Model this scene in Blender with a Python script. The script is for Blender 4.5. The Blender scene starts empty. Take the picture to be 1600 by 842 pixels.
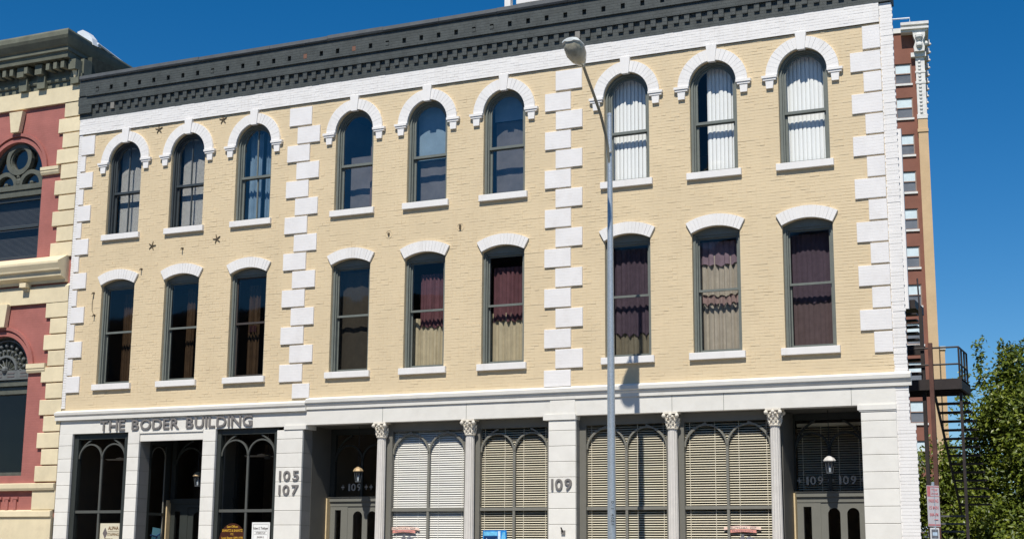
import bpy, bmesh, math, random
from math import sin, cos, pi, radians, sqrt, atan2, tan
from mathutils import Vector, Matrix
random.seed(7)
scene = bpy.context.scene
COL = scene.collection

# ---------------------------------------------------------------- camera, sky, sun, exposure
cam_d = bpy.data.cameras.new("camera")
cam = bpy.data.objects.new("camera", cam_d)
COL.objects.link(cam)
cam_d.sensor_width = 36.0
cam_d.lens = 36.0 * 2282.4 / 1600.0
cam_d.clip_start = 0.1
cam_d.clip_end = 3000
YAW, PITCH, ROLL = 0.433393, 0.194938, 0.008036
cam.matrix_world = (Matrix.Translation((0, -30, 1.65)) @ Matrix.Rotation(YAW, 4, 'Z')
                    @ Matrix.Rotation(pi / 2 + PITCH, 4, 'X') @ Matrix.Rotation(ROLL, 4, 'Z'))
scene.camera = cam

SUN_VEC = Vector((0.1248, -1.0, 1.38)).normalized()      # towards the sun
SUN_EL = math.asin(SUN_VEC.z)
SUN_ROT = atan2(SUN_VEC.x, SUN_VEC.y)
world = bpy.data.worlds.new("World")
scene.world = world
world.use_nodes = True
wn = world.node_tree
bg = wn.nodes["Background"]
sky = wn.nodes.new("ShaderNodeTexSky")
sky.sky_type = 'NISHITA'
sky.sun_disc = False
sky.sun_elevation = SUN_EL
sky.sun_rotation = SUN_ROT
sky.altitude = 1200
sky.air_density = 1.0
sky.dust_density = 0.25
sky.ozone_density = 4.0
sat = wn.nodes.new("ShaderNodeHueSaturation")      # the camera's strong blue
sat.inputs["Saturation"].default_value = 1.38
wn.links.new(sky.outputs[0], sat.inputs["Color"])
wn.links.new(sat.outputs[0], bg.inputs[0])
bg.inputs[1].default_value = 0.09

sun_d = bpy.data.lights.new("sun", 'SUN')
sun_d.energy = 4.9
sun_d.angle = radians(0.5)
sun_d.color = (1.0, 0.95, 0.86)
sun = bpy.data.objects.new("sun", sun_d)
COL.objects.link(sun)
sun.rotation_euler = (-SUN_VEC).to_track_quat('-Z', 'Y').to_euler()
sun.location = (0, -20, 40)

scene.view_settings.view_transform = 'Standard'
scene.view_settings.look = 'None'
scene.view_settings.exposure = 0.1
scene.view_settings.gamma = 1.0
scene.render.engine = 'CYCLES'
scene.cycles.use_denoising = True
scene.cycles.max_bounces = 7
scene.cycles.transparent_max_bounces = 12

# ---------------------------------------------------------------- materials
def mat(name, col, rough=0.7, var=0.08, vscale=3.0, bump=0.0, bscale=60.0, brick=0, metal=0.0,
        dirt=0.0, dirt_col=(0.2, 0.17, 0.13), coords='pos', spec=0.4, rand=0.0, streak=0.0, bw=0.213, bh=0.0672, joint_col=None):
    m = bpy.data.materials.new(name)
    m.use_nodes = True
    nt = m.node_tree
    N, L = nt.nodes, nt.links
    b = N["Principled BSDF"]
    b.inputs["Roughness"].default_value = rough
    b.inputs["Metallic"].default_value = metal
    b.inputs["Specular IOR Level"].default_value = spec
    if coords == 'pos':
        vec = N.new("ShaderNodeNewGeometry").outputs["Position"]
    else:
        vec = N.new("ShaderNodeTexCoord").outputs["Object"]
    n1 = N.new("ShaderNodeTexNoise")
    n1.inputs["Scale"].default_value = vscale
    n1.inputs["Detail"].default_value = 6
    n1.inputs["Roughness"].default_value = 0.65
    L.new(vec, n1.inputs["Vector"])
    ramp = N.new("ShaderNodeValToRGB")
    lo = [max(0, c * (1 - var)) for c in col]
    hi = [min(1, c * (1 + var)) for c in col]
    ramp.color_ramp.elements[0].position = 0.3
    ramp.color_ramp.elements[1].position = 0.7
    ramp.color_ramp.elements[0].color = (*lo, 1)
    ramp.color_ramp.elements[1].color = (*hi, 1)
    L.new(n1.outputs["Fac"], ramp.inputs[0])
    c = ramp.outputs[0]
    if rand:
        oi = N.new("ShaderNodeObjectInfo")
        hsv = N.new("ShaderNodeHueSaturation")
        mr = N.new("ShaderNodeMapRange")
        mr.inputs[3].default_value = 1 - rand
        mr.inputs[4].default_value = 1 + rand
        L.new(oi.outputs["Random"], mr.inputs[0])
        L.new(mr.outputs[0], hsv.inputs["Value"])
        L.new(c, hsv.inputs["Color"])
        c = hsv.outputs[0]
    if dirt:
        n2 = N.new("ShaderNodeTexNoise")
        n2.inputs["Scale"].default_value = 1.7
        n2.inputs["Detail"].default_value = 8
        n2.inputs["Roughness"].default_value = 0.75
        mp = N.new("ShaderNodeMapping")
        mp.inputs["Scale"].default_value = (1, 1, 1.0 - 0.75 * min(1, streak)) if streak else (1, 1, 1)
        if streak:
            mp.inputs["Scale"].default_value = (3.5, 3.5, 0.5)
        L.new(vec, mp.inputs[0])
        L.new(mp.outputs[0], n2.inputs["Vector"])
        r2 = N.new("ShaderNodeMapRange")
        r2.inputs[1].default_value = 0.52
        r2.inputs[2].default_value = 0.8
        r2.inputs[4].default_value = dirt
        L.new(n2.outputs["Fac"], r2.inputs[0])
        mx = N.new("ShaderNodeMix")
        mx.data_type = 'RGBA'
        L.new(r2.outputs[0], mx.inputs[0])
        L.new(c, mx.inputs[6])
        mx.inputs[7].default_value = (*dirt_col, 1)
        c = mx.outputs[2]
    height = None
    if brick:
        sep = N.new("ShaderNodeSeparateXYZ")
        com = N.new("ShaderNodeCombineXYZ")
        L.new(vec, sep.inputs[0])
        L.new(sep.outputs[0], com.inputs[0])
        L.new(sep.outputs[2], com.inputs[1])
        bt = N.new("ShaderNodeTexBrick")
        bt.inputs["Scale"].default_value = 1
        bt.inputs["Mortar Size"].default_value = 0.006
        bt.inputs["Mortar Smooth"].default_value = 0.3
        bt.inputs["Brick Width"].default_value = bw
        bt.inputs["Row Height"].default_value = bh
        L.new(com.outputs[0], bt.inputs["Vector"])
        inv = N.new("ShaderNodeMath")
        inv.operation = 'SUBTRACT'
        inv.inputs[0].default_value = 1
        L.new(bt.outputs["Fac"], inv.inputs[1])
        bp0 = N.new("ShaderNodeBump")
        bp0.inputs["Strength"].default_value = brick
        bp0.inputs["Distance"].default_value = 0.008
        L.new(inv.outputs[0], bp0.inputs["Height"])
        height = bp0.outputs[0]
        if joint_col:
            mj = N.new("ShaderNodeMix")
            mj.data_type = 'RGBA'
            L.new(bt.outputs["Fac"], mj.inputs[0])
            L.new(c, mj.inputs[6])
            mj.inputs[7].default_value = (*joint_col, 1)
            c = mj.outputs[2]
    L.new(c, b.inputs["Base Color"])
    if bump:
        n3 = N.new("ShaderNodeTexNoise")
        n3.inputs["Scale"].default_value = bscale
        n3.inputs["Detail"].default_value = 4
        L.new(vec, n3.inputs["Vector"])
        bp = N.new("ShaderNodeBump")
        bp.inputs["Strength"].default_value = bump
        bp.inputs["Distance"].default_value = 0.01
        L.new(n3.outputs["Fac"], bp.inputs["Height"])
        if height:
            L.new(height, bp.inputs["Normal"])
        height = bp.outputs[0]
    if height:
        L.new(height, b.inputs["Normal"])
    return m

def glass_mat(name, tint=(0.8, 0.85, 0.85), refl=1.0, rough=0.02, wav=0.02):
    m = bpy.data.materials.new(name)
    m.use_nodes = True
    nt = m.node_tree
    N, L = nt.nodes, nt.links
    N.remove(N["Principled BSDF"])
    out = N["Material Output"]
    tr = N.new("ShaderNodeBsdfTransparent")
    tr.inputs[0].default_value = (*tint, 1)
    gl = N.new("ShaderNodeBsdfGlossy")
    gl.inputs["Roughness"].default_value = rough
    geo = N.new("ShaderNodeNewGeometry")
    ns = N.new("ShaderNodeTexNoise")
    ns.inputs["Scale"].default_value = 1.3
    ns.inputs["Detail"].default_value = 1
    L.new(geo.outputs["Position"], ns.inputs["Vector"])
    bp = N.new("ShaderNodeBump")
    bp.inputs["Strength"].default_value = wav
    bp.inputs["Distance"].default_value = 0.2
    L.new(ns.outputs["Fac"], bp.inputs["Height"])
    L.new(bp.outputs[0], gl.inputs["Normal"])
    dt = N.new("ShaderNodeVectorMath")                 # Schlick, the same from both sides of the thin pane
    dt.operation = 'DOT_PRODUCT'
    L.new(geo.outputs["Normal"], dt.inputs[0])
    L.new(geo.outputs["Incoming"], dt.inputs[1])
    def mth(op, a, b=None):
        q = N.new("ShaderNodeMath"); q.operation = op
        for k, v in enumerate((a, b)):
            if v is None: continue
            if isinstance(v, (int, float)): q.inputs[k].default_value = v
            else: L.new(v, q.inputs[k])
        return q.outputs[0]
    cs = mth('SUBTRACT', 1.0, mth('ABSOLUTE', dt.outputs["Value"]))
    fres = mth('ADD', mth('MULTIPLY', mth('POWER', cs, 5.0), 0.957), 0.043)
    mul = N.new("ShaderNodeMath")
    mul.operation = 'MULTIPLY'
    mul.use_clamp = True
    mul.inputs[1].default_value = refl * 1.8           # two faces of the pane
    L.new(fres, mul.inputs[0])
    mx = N.new("ShaderNodeMixShader")
    L.new(mul.outputs[0], mx.inputs[0])
    L.new(tr.outputs[0], mx.inputs[1])
    L.new(gl.outputs[0], mx.inputs[2])
    L.new(mx.outputs[0], out.inputs[0])
    return m

M = {}
M['tan_brick'] = mat("tan_painted_brick", (0.67, 0.543, 0.355), 0.75, 0.06, 0.8, 0.2, 90, dirt=0.30, dirt_col=(0.50, 0.37, 0.21), streak=1)
M['tan_wall'] = mat("tan_painted_joints", (0.645, 0.52, 0.335), 0.8, 0.06, 1.2, 0.2, 90)
M['white_brick'] = mat("white_painted_brick", (0.76, 0.74, 0.73), 0.65, 0.05, 2.0, 0.25, 70, brick=0.32, dirt=0.34, dirt_col=(0.5, 0.45, 0.4))
M['white_paint'] = mat("white_paint", (0.77, 0.75, 0.73), 0.55, 0.04, 2.0, 0.15, 60, dirt=0.32, dirt_col=(0.5, 0.45, 0.39), streak=1)
M['white_stone'] = mat("white_painted_stone", (0.74, 0.72, 0.67), 0.6, 0.05, 2.5, 0.15, 60, dirt=0.32, dirt_col=(0.5, 0.46, 0.38), rand=0.04)
M['black_brick'] = mat("black_painted_brick", (0.060, 0.068, 0.066), 0.6, 0.25, 4.0, 0.3, 60, brick=1.0, dirt=0.35, dirt_col=(0.10, 0.105, 0.11))
M['cap_metal'] = mat("dull_parapet_cap", (0.085, 0.092, 0.098), 0.6, 0.2, 3.0, 0.1, 30)
M['soot_brick'] = mat("bare_red_brick", (0.17, 0.085, 0.06), 0.85, 0.2, 6)
M['pale_chip'] = mat("worn_pale_brick", (0.22, 0.21, 0.19), 0.85, 0.2, 9)
M['frame_green'] = mat("grey_green_frame_paint", (0.15, 0.165, 0.15), 0.5, 0.1, 5, 0.05, 80, dirt=0.15, dirt_col=(0.3, 0.29, 0.26))
M['frame_dark'] = mat("dark_frame_paint", (0.045, 0.055, 0.062), 0.45, 0.1, 5, 0.05, 80)
M['frame_brown'] = mat("dark_brown_frame_paint", (0.06, 0.05, 0.045), 0.5, 0.1, 5)
M['shop_frame'] = mat("grey_shopfront_paint", (0.155, 0.15, 0.13), 0.5, 0.05, 3, 0.04, 80, dirt=0.1, dirt_col=(0.22, 0.2, 0.17))
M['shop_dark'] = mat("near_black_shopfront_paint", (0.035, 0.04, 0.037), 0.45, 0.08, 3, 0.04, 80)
M['shop_mid'] = mat("dark_grey_tracery_paint", (0.085, 0.088, 0.08), 0.45, 0.1, 4)
M['tracery'] = mat("grey_tracery_paint", (0.19, 0.185, 0.16), 0.45, 0.05, 4)
M['column'] = mat("weathered_column_paint", (0.62, 0.59, 0.55), 0.6, 0.06, 6, 0.15, 60, dirt=0.35, dirt_col=(0.27, 0.24, 0.2), streak=1)
M['capital'] = mat("capital_cream_paint", (0.70, 0.65, 0.56), 0.6, 0.15, 25, 0.3, 60, dirt=0.45, dirt_col=(0.16, 0.13, 0.11))
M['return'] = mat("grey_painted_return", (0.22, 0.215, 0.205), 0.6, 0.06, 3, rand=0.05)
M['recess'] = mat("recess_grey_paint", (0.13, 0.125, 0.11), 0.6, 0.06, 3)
M['door'] = mat("door_grey_paint", (0.17, 0.17, 0.15), 0.5, 0.04, 3)
M['pale_jamb'] = mat("pale_tan_jamb", (0.62, 0.48, 0.28), 0.6, 0.1, 12)
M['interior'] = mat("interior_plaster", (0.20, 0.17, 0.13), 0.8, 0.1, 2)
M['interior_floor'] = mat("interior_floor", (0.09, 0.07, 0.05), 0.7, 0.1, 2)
M['glass'] = glass_mat("clear_window_glass", (0.965, 0.97, 0.97), 0.5)
M['glass_sky'] = glass_mat("old_window_glass", (0.78, 0.82, 0.84), 1.5, 0.03, 0.10)
M['glass_dark'] = glass_mat("screened_window_glass", (0.60, 0.61, 0.63), 0.75, 0.03)
M['glass_shop'] = glass_mat("shop_window_glass", (0.92, 0.91, 0.89), 0.3)
M['letter'] = mat("grey_metal_letters", (0.22, 0.205, 0.195), 0.45, 0.12, 20, metal=0.2)
M['letter_edge'] = mat("pale_letter_rim", (0.5, 0.47, 0.43), 0.5)
M['anchor'] = mat("rusty_iron", (0.10, 0.075, 0.045), 0.8, 0.3, 20)
M['galv'] = mat("galvanised_steel", (0.47, 0.52, 0.56), 0.42, 0.22, 40, 0.08, 60, metal=0.55, dirt=0.3, dirt_col=(0.33, 0.36, 0.38))
M['arm'] = mat("dull_arm_steel", (0.27, 0.26, 0.21), 0.55, 0.15, 10, metal=0.3)
M['lamp_top'] = mat("lamp_housing", (0.55, 0.58, 0.57), 0.4, 0.05, 5)
M['lamp_glass'] = mat("clouded_refractor", (0.36, 0.34, 0.27), 0.18, 0.25, 9, 0.2, 30, spec=0.7, coords='obj')
M['ink'] = mat("black_ink", (0.02, 0.02, 0.02), 0.6)
M['slat_white'] = mat("white_blind_slat", (0.86, 0.86, 0.83), 0.45, 0.03, 4, rand=0.03)
M['slat_cream'] = mat("cream_blind_slat", (0.84, 0.79, 0.65), 0.45, 0.04, 2, rand=0.05)
M['vane'] = mat("white_vertical_vane", (0.91, 0.92, 0.90), 0.5, 0.02, 3, rand=0.02)
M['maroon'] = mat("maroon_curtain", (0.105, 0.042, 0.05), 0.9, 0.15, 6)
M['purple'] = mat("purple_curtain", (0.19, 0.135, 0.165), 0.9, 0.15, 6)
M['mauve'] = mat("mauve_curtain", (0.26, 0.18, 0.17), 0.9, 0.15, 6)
M['beige'] = mat("beige_curtain", (0.42, 0.36, 0.24), 0.9, 0.12, 6)
M['beige_grey'] = mat("grey_beige_curtain", (0.36, 0.32, 0.26), 0.9, 0.12, 6)
M['gold'] = mat("amber_curtain", (0.115, 0.065, 0.028), 0.85, 0.25, 6)
M['taupe_grey'] = mat("dull_grey_blind", (0.17, 0.17, 0.165), 0.7, 0.15, 2)
M['taupe'] = mat("taupe_screen", (0.10, 0.085, 0.06), 0.9, 0.15, 4)
M['bluegrey'] = mat("blue_grey_curtain", (0.28, 0.38, 0.47), 0.9, 0.15, 4)
M['paleblue'] = mat("pale_blue_shade", (0.33, 0.43, 0.51), 0.9, 0.12, 3)
M['brownish'] = mat("brown_grey_shade", (0.20, 0.18, 0.18), 0.9, 0.2, 3)
M['minislat'] = mat("grey_mini_blind", (0.74, 0.74, 0.71), 0.6, 0.06, 4)
M['nb_red'] = mat("red_painted_brick", (0.36, 0.13, 0.11), 0.75, 0.14, 1.5, 0.25, 70, brick=0.35, dirt=0.25, dirt_col=(0.26, 0.08, 0.06))
M['nb_cream'] = mat("cream_stone", (0.72, 0.62, 0.42), 0.7, 0.08, 2.2, 0.25, 50, dirt=0.35, dirt_col=(0.40, 0.33, 0.22), rand=0.07)
M['nb_grey'] = mat("weathered_cornice_paint", (0.135, 0.14, 0.105), 0.7, 0.22, 3, 0.25, 40, dirt=0.5, dirt_col=(0.11, 0.11, 0.085), streak=1)
M['nb_trac'] = mat("olive_tracery_paint", (0.10, 0.105, 0.085), 0.6, 0.2, 6, 0.2, 60)
M['nb_fan'] = mat("grey_fan_ornament", (0.13, 0.14, 0.14), 0.6, 0.2, 12)
M['shingle'] = mat("weathered_shingles", (0.055, 0.06, 0.045), 0.9, 0.35, 8, 0.5, 30)
M['flashing'] = mat("white_metal_flashing", (0.68, 0.72, 0.76), 0.35, 0.05, 3)
M['t_red'] = mat("tower_red_brick", (0.22, 0.092, 0.064), 0.85, 0.15, 0.6, 0.2, 6, dirt=0.2, dirt_col=(0.18, 0.06, 0.04))
M['t_tan'] = mat("tower_tan_brick", (0.56, 0.40, 0.235), 0.85, 0.08, 0.8, 0.2, 6, brick=0.4, coords='obj', bw=0.9, bh=0.25)
M['t_white'] = mat("tower_terracotta", (0.68, 0.67, 0.64), 0.6, 0.12, 2.0, 0.4, 5, dirt=0.4, dirt_col=(0.32, 0.32, 0.32))
M['t_frame'] = mat("tower_window_frame", (0.28, 0.19, 0.15), 0.6)
M['t_shade'] = mat("pale_blue_roller_shade", (0.60, 0.70, 0.74), 0.6)
M['t_glass'] = mat("tower_dim_glass", (0.16, 0.17, 0.19), 0.25, 0.3, 0.5)
M['iron'] = mat("black_brown_iron", (0.028, 0.022, 0.022), 0.6, 0.3, 4)
M['iron_red'] = mat("rusty_red_iron", (0.10, 0.045, 0.035), 0.7, 0.3, 4)
M['tread'] = mat("grey_stair_tread", (0.10, 0.10, 0.11), 0.6)
M['bark'] = mat("tree_bark", (0.07, 0.05, 0.035), 0.9, 0.3, 8, 0.5, 20)
M['asphalt'] = mat("asphalt", (0.05, 0.05, 0.052), 0.9, 0.2, 2, 0.3, 120)
M['pavement'] = mat("concrete_pavement", (0.36, 0.34, 0.31), 0.85, 0.1, 1.5, 0.2, 80)
M['earth'] = mat("ground_dry_grass", (0.10, 0.10, 0.05), 0.95, 0.3, 0.5)
M['line'] = mat("road_paint", (0.75, 0.72, 0.6), 0.7)
M['opp'] = mat("brown_brick", (0.20, 0.13, 0.09), 0.9, 0.1, 0.6)
M['opp2'] = mat("dark_brown_brick", (0.14, 0.09, 0.07), 0.9, 0.1, 0.6)
M['opp_glass'] = mat("dark_far_glass", (0.03, 0.035, 0.04), 0.15)
M['copper'] = mat("brass_lantern_cap", (0.44, 0.32, 0.18), 0.6, 0.15, 20, metal=0.25)
M['lantern_grey'] = mat("white_lantern_cap", (0.6, 0.58, 0.55), 0.5)
M['lantern_iron'] = mat("lantern_frame_iron", (0.10, 0.11, 0.12), 0.5)
M['lantern_glass'] = glass_mat("lantern_glass", (0.85, 0.9, 0.95), 1.3, 0.15)
M['sign_white'] = mat("white_sign_card", (0.82, 0.82, 0.80), 0.5, 0.01)
M['sign_faded'] = mat("faded_sign_panel", (0.58, 0.54, 0.55), 0.5, 0.06, 8)
M['sign_cream'] = mat("cream_sign_card", (0.80, 0.76, 0.62), 0.5, 0.01)
M['sign_brown'] = mat("dark_brown_sign_board", (0.055, 0.015, 0.006), 0.45, 0.1, 10)
M['sign_gold'] = mat("gold_sign_paint", (0.62, 0.36, 0.04), 0.4)
M['sign_tan_text'] = mat("brown_sign_ink", (0.22, 0.13, 0.06), 0.6)
M['sign_grey'] = mat("grey_sign_ink", (0.14, 0.12, 0.12), 0.6)
M['sign_blue'] = mat("blue_poster_ink", (0.02, 0.22, 0.60), 0.4, 0.25, 12)
M['sign_sky'] = mat("light_blue_poster_ink", (0.16, 0.50, 0.78), 0.4, 0.3, 12)
M['sign_navy'] = mat("navy_poster_ink", (0.01, 0.035, 0.12), 0.4, 0.3, 14)
M['sign_ice'] = mat("ice_white_poster_ink", (0.55, 0.68, 0.80), 0.4, 0.2, 12)
M['sign_teal'] = mat("teal_sticker", (0.25, 0.60, 0.70), 0.4)
M['pink'] = mat("faded_red_sticker", (0.72, 0.30, 0.25), 0.5, 0.1, 20)
M['pink_pale'] = mat("pale_pink_sticker", (0.80, 0.58, 0.48), 0.5, 0.1, 20)
M['stick_grey'] = mat("grey_sticker_ink", (0.17, 0.17, 0.19), 0.5, 0.3, 20)
M['red_ink'] = mat("faded_red_sign_ink", (0.55, 0.18, 0.19), 0.5, 0.2, 20)
M['grey_num'] = mat("frosted_glass_numerals", (0.42, 0.41, 0.38), 0.6)
M['car'] = mat("white_car_paint", (0.66, 0.68, 0.70), 0.25, 0.01, spec=0.6)
M['tyre'] = mat("tyre_rubber", (0.02, 0.02, 0.02), 0.8)

def leaf_mat():
    m = bpy.data.materials.new("leaf_green")
    m.use_nodes = True
    nt = m.node_tree
    N, L = nt.nodes, nt.links
    b = N["Principled BSDF"]
    b.inputs["Roughness"].default_value = 0.42
    b.inputs["Specular IOR Level"].default_value = 0.5
    at = N.new("ShaderNodeAttribute")
    at.attribute_name = "tone"
    r = N.new("ShaderNodeValToRGB")
    e = r.color_ramp.elements
    e[0].position, e[0].color = 0.0, (0.045, 0.075, 0.012, 1)
    e[1].position, e[1].color = 1.0, (0.36, 0.38, 0.05, 1)
    x = e.new(0.55); x.color = (0.145, 0.19, 0.02, 1)
    x = e.new(0.88); x.color = (0.22, 0.26, 0.028, 1)
    L.new(at.outputs["Fac"], r.inputs[0])
    L.new(r.outputs[0], b.inputs["Base Color"])
    b.inputs["Transmission Weight"].default_value = 0.0
    tl = N.new("ShaderNodeBsdfTranslucent")
    L.new(r.outputs[0], tl.inputs[0])
    mx = N.new("ShaderNodeMixShader")
    mx.inputs[0].default_value = 0.25
    L.new(b.outputs[0], mx.inputs[1])
    L.new(tl.outputs[0], mx.inputs[2])
    L.new(mx.outputs[0], N["Material Output"].inputs[0])
    return m
M['leaf'] = leaf_mat()

# ---------------------------------------------------------------- helpers
ORG = {}          # world location of every parent object

def setp(o, label=None, cat=None, group=None, kind=None):
    if label: o['label'] = label
    if cat: o['category'] = cat
    if group: o['group'] = group
    if kind: o['kind'] = kind
    return o

def thing(name, loc, label, cat, group=None, rotz=0.0):
    o = bpy.data.objects.new(name, None)
    o.empty_display_size = 0.3
    COL.objects.link(o)
    o.location = loc
    o.rotation_euler = (0, 0, rotz)
    ORG[o] = Vector(loc)
    return setp(o, label, cat, group)

def piece(name, me, loc, parent=None, rot=None, kind=None):
    """one object from shared mesh data, at a world location, under parent"""
    o = bpy.data.objects.new(name, me)
    COL.objects.link(o)
    p = ORG[parent] if parent is not None else Vector((0, 0, 0))
    o.location = Vector(loc) - p
    if rot: o.rotation_euler = rot
    if parent is not None: o.parent = parent
    if kind: o['kind'] = kind
    ORG[o] = Vector(loc)
    return o

class MB:
    def __init__(s): s.v = []; s.f = []; s.sm = False; s.mi = []
    def add(s, vs, fs):
        n = len(s.v); s.v += [tuple(v) for v in vs]; s.f += [tuple(i + n for i in f) for f in fs]
        return s
    def box(s, x0, x1, y0, y1, z0, z1):
        return s.add([(x0, y0, z0), (x1, y0, z0), (x1, y1, z0), (x0, y1, z0), (x0, y0, z1), (x1, y0, z1), (x1, y1, z1), (x0, y1, z1)],
                     [(0, 3, 2, 1), (4, 5, 6, 7), (0, 1, 5, 4), (1, 2, 6, 5), (2, 3, 7, 6), (3, 0, 4, 7)])
    def front(s, x0, x1, y0, y1, z0, z1):      # open-backed box
        return s.add([(x0, y0, z0), (x1, y0, z0), (x1, y1, z0), (x0, y1, z0), (x0, y0, z1), (x1, y0, z1), (x1, y1, z1), (x0, y1, z1)],
                     [(0, 3, 2, 1), (4, 5, 6, 7), (0, 1, 5, 4), (1, 2, 6, 5), (3, 0, 4, 7)])
    def cbox(s, x0, x1, y0, y1, z0, z1, c):     # box with chamfered front edges (front = y0)
        vs = [(x0 + c, y0, z0 + c), (x1 - c, y0, z0 + c), (x1 - c, y0, z1 - c), (x0 + c, y0, z1 - c),
              (x0, y0 + c, z0), (x1, y0 + c, z0), (x1, y0 + c, z1), (x0, y0 + c, z1),
              (x0, y1, z0), (x1, y1, z0), (x1, y1, z1), (x0, y1, z1)]
        fs = [(0, 1, 2, 3)]
        for a in range(4):
            b = (a + 1) % 4
            fs += [(a + 4, b + 4, b, a), (a + 8, b + 8, b + 4, a + 4)]
        fs.append((11, 10, 9, 8))
        return s.add(vs, fs)
    def prism(s, pts, y0, y1):                 # polygon in XZ extruded in y
        n = len(pts)
        vs = [(p[0], y0, p[1]) for p in pts] + [(p[0], y1, p[1]) for p in pts]
        fs = [tuple(range(n)), tuple(range(2 * n - 1, n - 1, -1))]
        fs += [(i, i + n, (i + 1) % n + n, (i + 1) % n) for i in range(n)]
        return s.add(vs, fs)
    def ring(s, outer, inner, y0, y1, closed=False):   # band between two outlines in XZ
        n = len(outer)
        vs = [(p[0], y0, p[1]) for p in outer] + [(p[0], y0, p[1]) for p in inner] + \
             [(p[0], y1, p[1]) for p in outer] + [(p[0], y1, p[1]) for p in inner]
        fs = []
        for i in range(n if closed else n - 1):
            j = (i + 1) % n
            fs += [(i, j, n + j, n + i), (2 * n + i, 3 * n + i, 3 * n + j, 2 * n + j),
                   (i, 2 * n + i, 2 * n + j, j), (n + i, n + j, 3 * n + j, 3 * n + i)]
        if not closed:
            fs += [(0, n, 3 * n, 2 * n), (n - 1, 3 * n - 1, 4 * n - 1, 2 * n - 1)]
        return s.add(vs, fs)
    def strip(s, pts, y0, y1):                  # surface along a path in XZ
        n = len(pts)
        vs = [(p[0], y0, p[1]) for p in pts] + [(p[0], y1, p[1]) for p in pts]
        return s.add(vs, [(i, i + 1, n + i + 1, n + i) for i in range(n - 1)])
    def xsweep(s, prof, x0, x1):                # profile in (y,z) swept along x, closed
        n = len(prof)
        vs = [(x0, p[0], p[1]) for p in prof] + [(x1, p[0], p[1]) for p in prof]
        fs = [tuple(range(n)), tuple(range(2 * n - 1, n - 1, -1))]
        fs += [(i, i + n, (i + 1) % n + n, (i + 1) % n) for i in range(n)]
        return s.add(vs, fs)
    def tube(s, path, rad, seg=8, caps=True):
        P = [Vector(p) for p in path]
        R = rad if isinstance(rad, (list, tuple)) else [rad] * len(P)
        base = len(s.v); up = None
        for i, p in enumerate(P):
            d = (P[min(i + 1, len(P) - 1)] - P[max(i - 1, 0)]).normalized()
            if up is None:
                up = Vector((0, 0, 1)) if abs(d.z) < 0.9 else Vector((0, 1, 0))
            a = d.cross(up).normalized(); b = a.cross(d).normalized(); up = b
            for k in range(seg):
                t = 2 * pi * k / seg
                s.v.append(tuple(p + a * cos(t) * R[i] + b * sin(t) * R[i]))
        for i in range(len(P) - 1):
            for k in range(seg):
                k2 = (k + 1) % seg
                s.f.append((base + i * seg + k, base + i * seg + k2, base + (i + 1) * seg + k2, base + (i + 1) * seg + k))
        if caps:
            s.f.append(tuple(base + k for k in range(seg))[::-1])
            s.f.append(tuple(base + (len(P) - 1) * seg + k for k in range(seg)))
        return s
    def lathe(s, prof, cx, cy, seg=16, flute=None, fz=None):   # prof: (r, z)
        base = len(s.v); n = len(prof)
        for r, z in prof:
            for k in range(seg):
                t = 2 * pi * k / seg
                rr = r
                if flute and k % 2: rr = r * (1 - flute)
                s.v.append((cx + rr * cos(t), cy + rr * sin(t), z))
        for i in range(n - 1):
            for k in range(seg):
                k2 = (k + 1) % seg
                s.f.append((base + i * seg + k, base + i * seg + k2, base + (i + 1) * seg + k2, base + (i + 1) * seg + k))
        s.f.append(tuple(base + k for k in range(seg))[::-1])
        s.f.append(tuple(base + (n - 1) * seg + k for k in range(seg)))
        return s
    def ball(s, c, r, seg=8, sq=(1, 1, 1)):
        prof = [(-1, 0.02)] + [(-cos(pi * i / 5), sin(pi * i / 5)) for i in range(1, 5)] + [(1, 0.02)]
        base = len(s.v)
        for z, rr in prof:
            for k in range(seg):
                t = 2 * pi * k / seg
                s.v.append((c[0] + rr * r * cos(t) * sq[0], c[1] + rr * r * sin(t) * sq[1], c[2] + z * r * sq[2]))
        for i in range(len(prof) - 1):
            for k in range(seg):
                k2 = (k + 1) % seg
                s.f.append((base + i * seg + k, base + i * seg + k2, base + (i + 1) * seg + k2, base + (i + 1) * seg + k))
        return s
    def smooth(s): s.sm = True; return s
    def mesh(s, name, m, fix=True):
        me = bpy.data.meshes.new(name)
        me.from_pydata(s.v, [], s.f)
        if fix:
            b = bmesh.new(); b.from_mesh(me)
            bmesh.ops.recalc_face_normals(b, faces=b.faces)
            b.to_mesh(me); b.free()
        me.materials.append(M[m] if isinstance(m, str) else m)
        if s.sm:
            for p in me.polygons: p.use_smooth = True
            me.set_sharp_from_angle(angle=radians(40))
        return me
    def build(s, name, m, parent=None, label=None, cat=None, group=None, kind=None, fix=True, base=None):
        """one mesh object; vertices are given in world coordinates (or in the parent's own frame when base is given)"""
        if parent is not None and base is None:
            o = ORG[parent]
            s.v = [(v[0] - o.x, v[1] - o.y, v[2] - o.z) for v in s.v]
            loc = ORG[parent]
        elif parent is not None:
            loc = ORG[parent]
        else:
            c = Vector(base) if base else Vector((0, 0, 0))
            if base: s.v = [(v[0] - c.x, v[1] - c.y, v[2] - c.z) for v in s.v]
            loc = c
        ob = bpy.data.objects.new(name, s.mesh(name, m, fix))
        COL.objects.link(ob)
        if parent is not None: ob.parent = parent
        else: ob.location = loc
        ORG[ob] = Vector(loc)
        return setp(ob, label, cat, group, kind)

LOCAL = (0, 0, 0)

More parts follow.
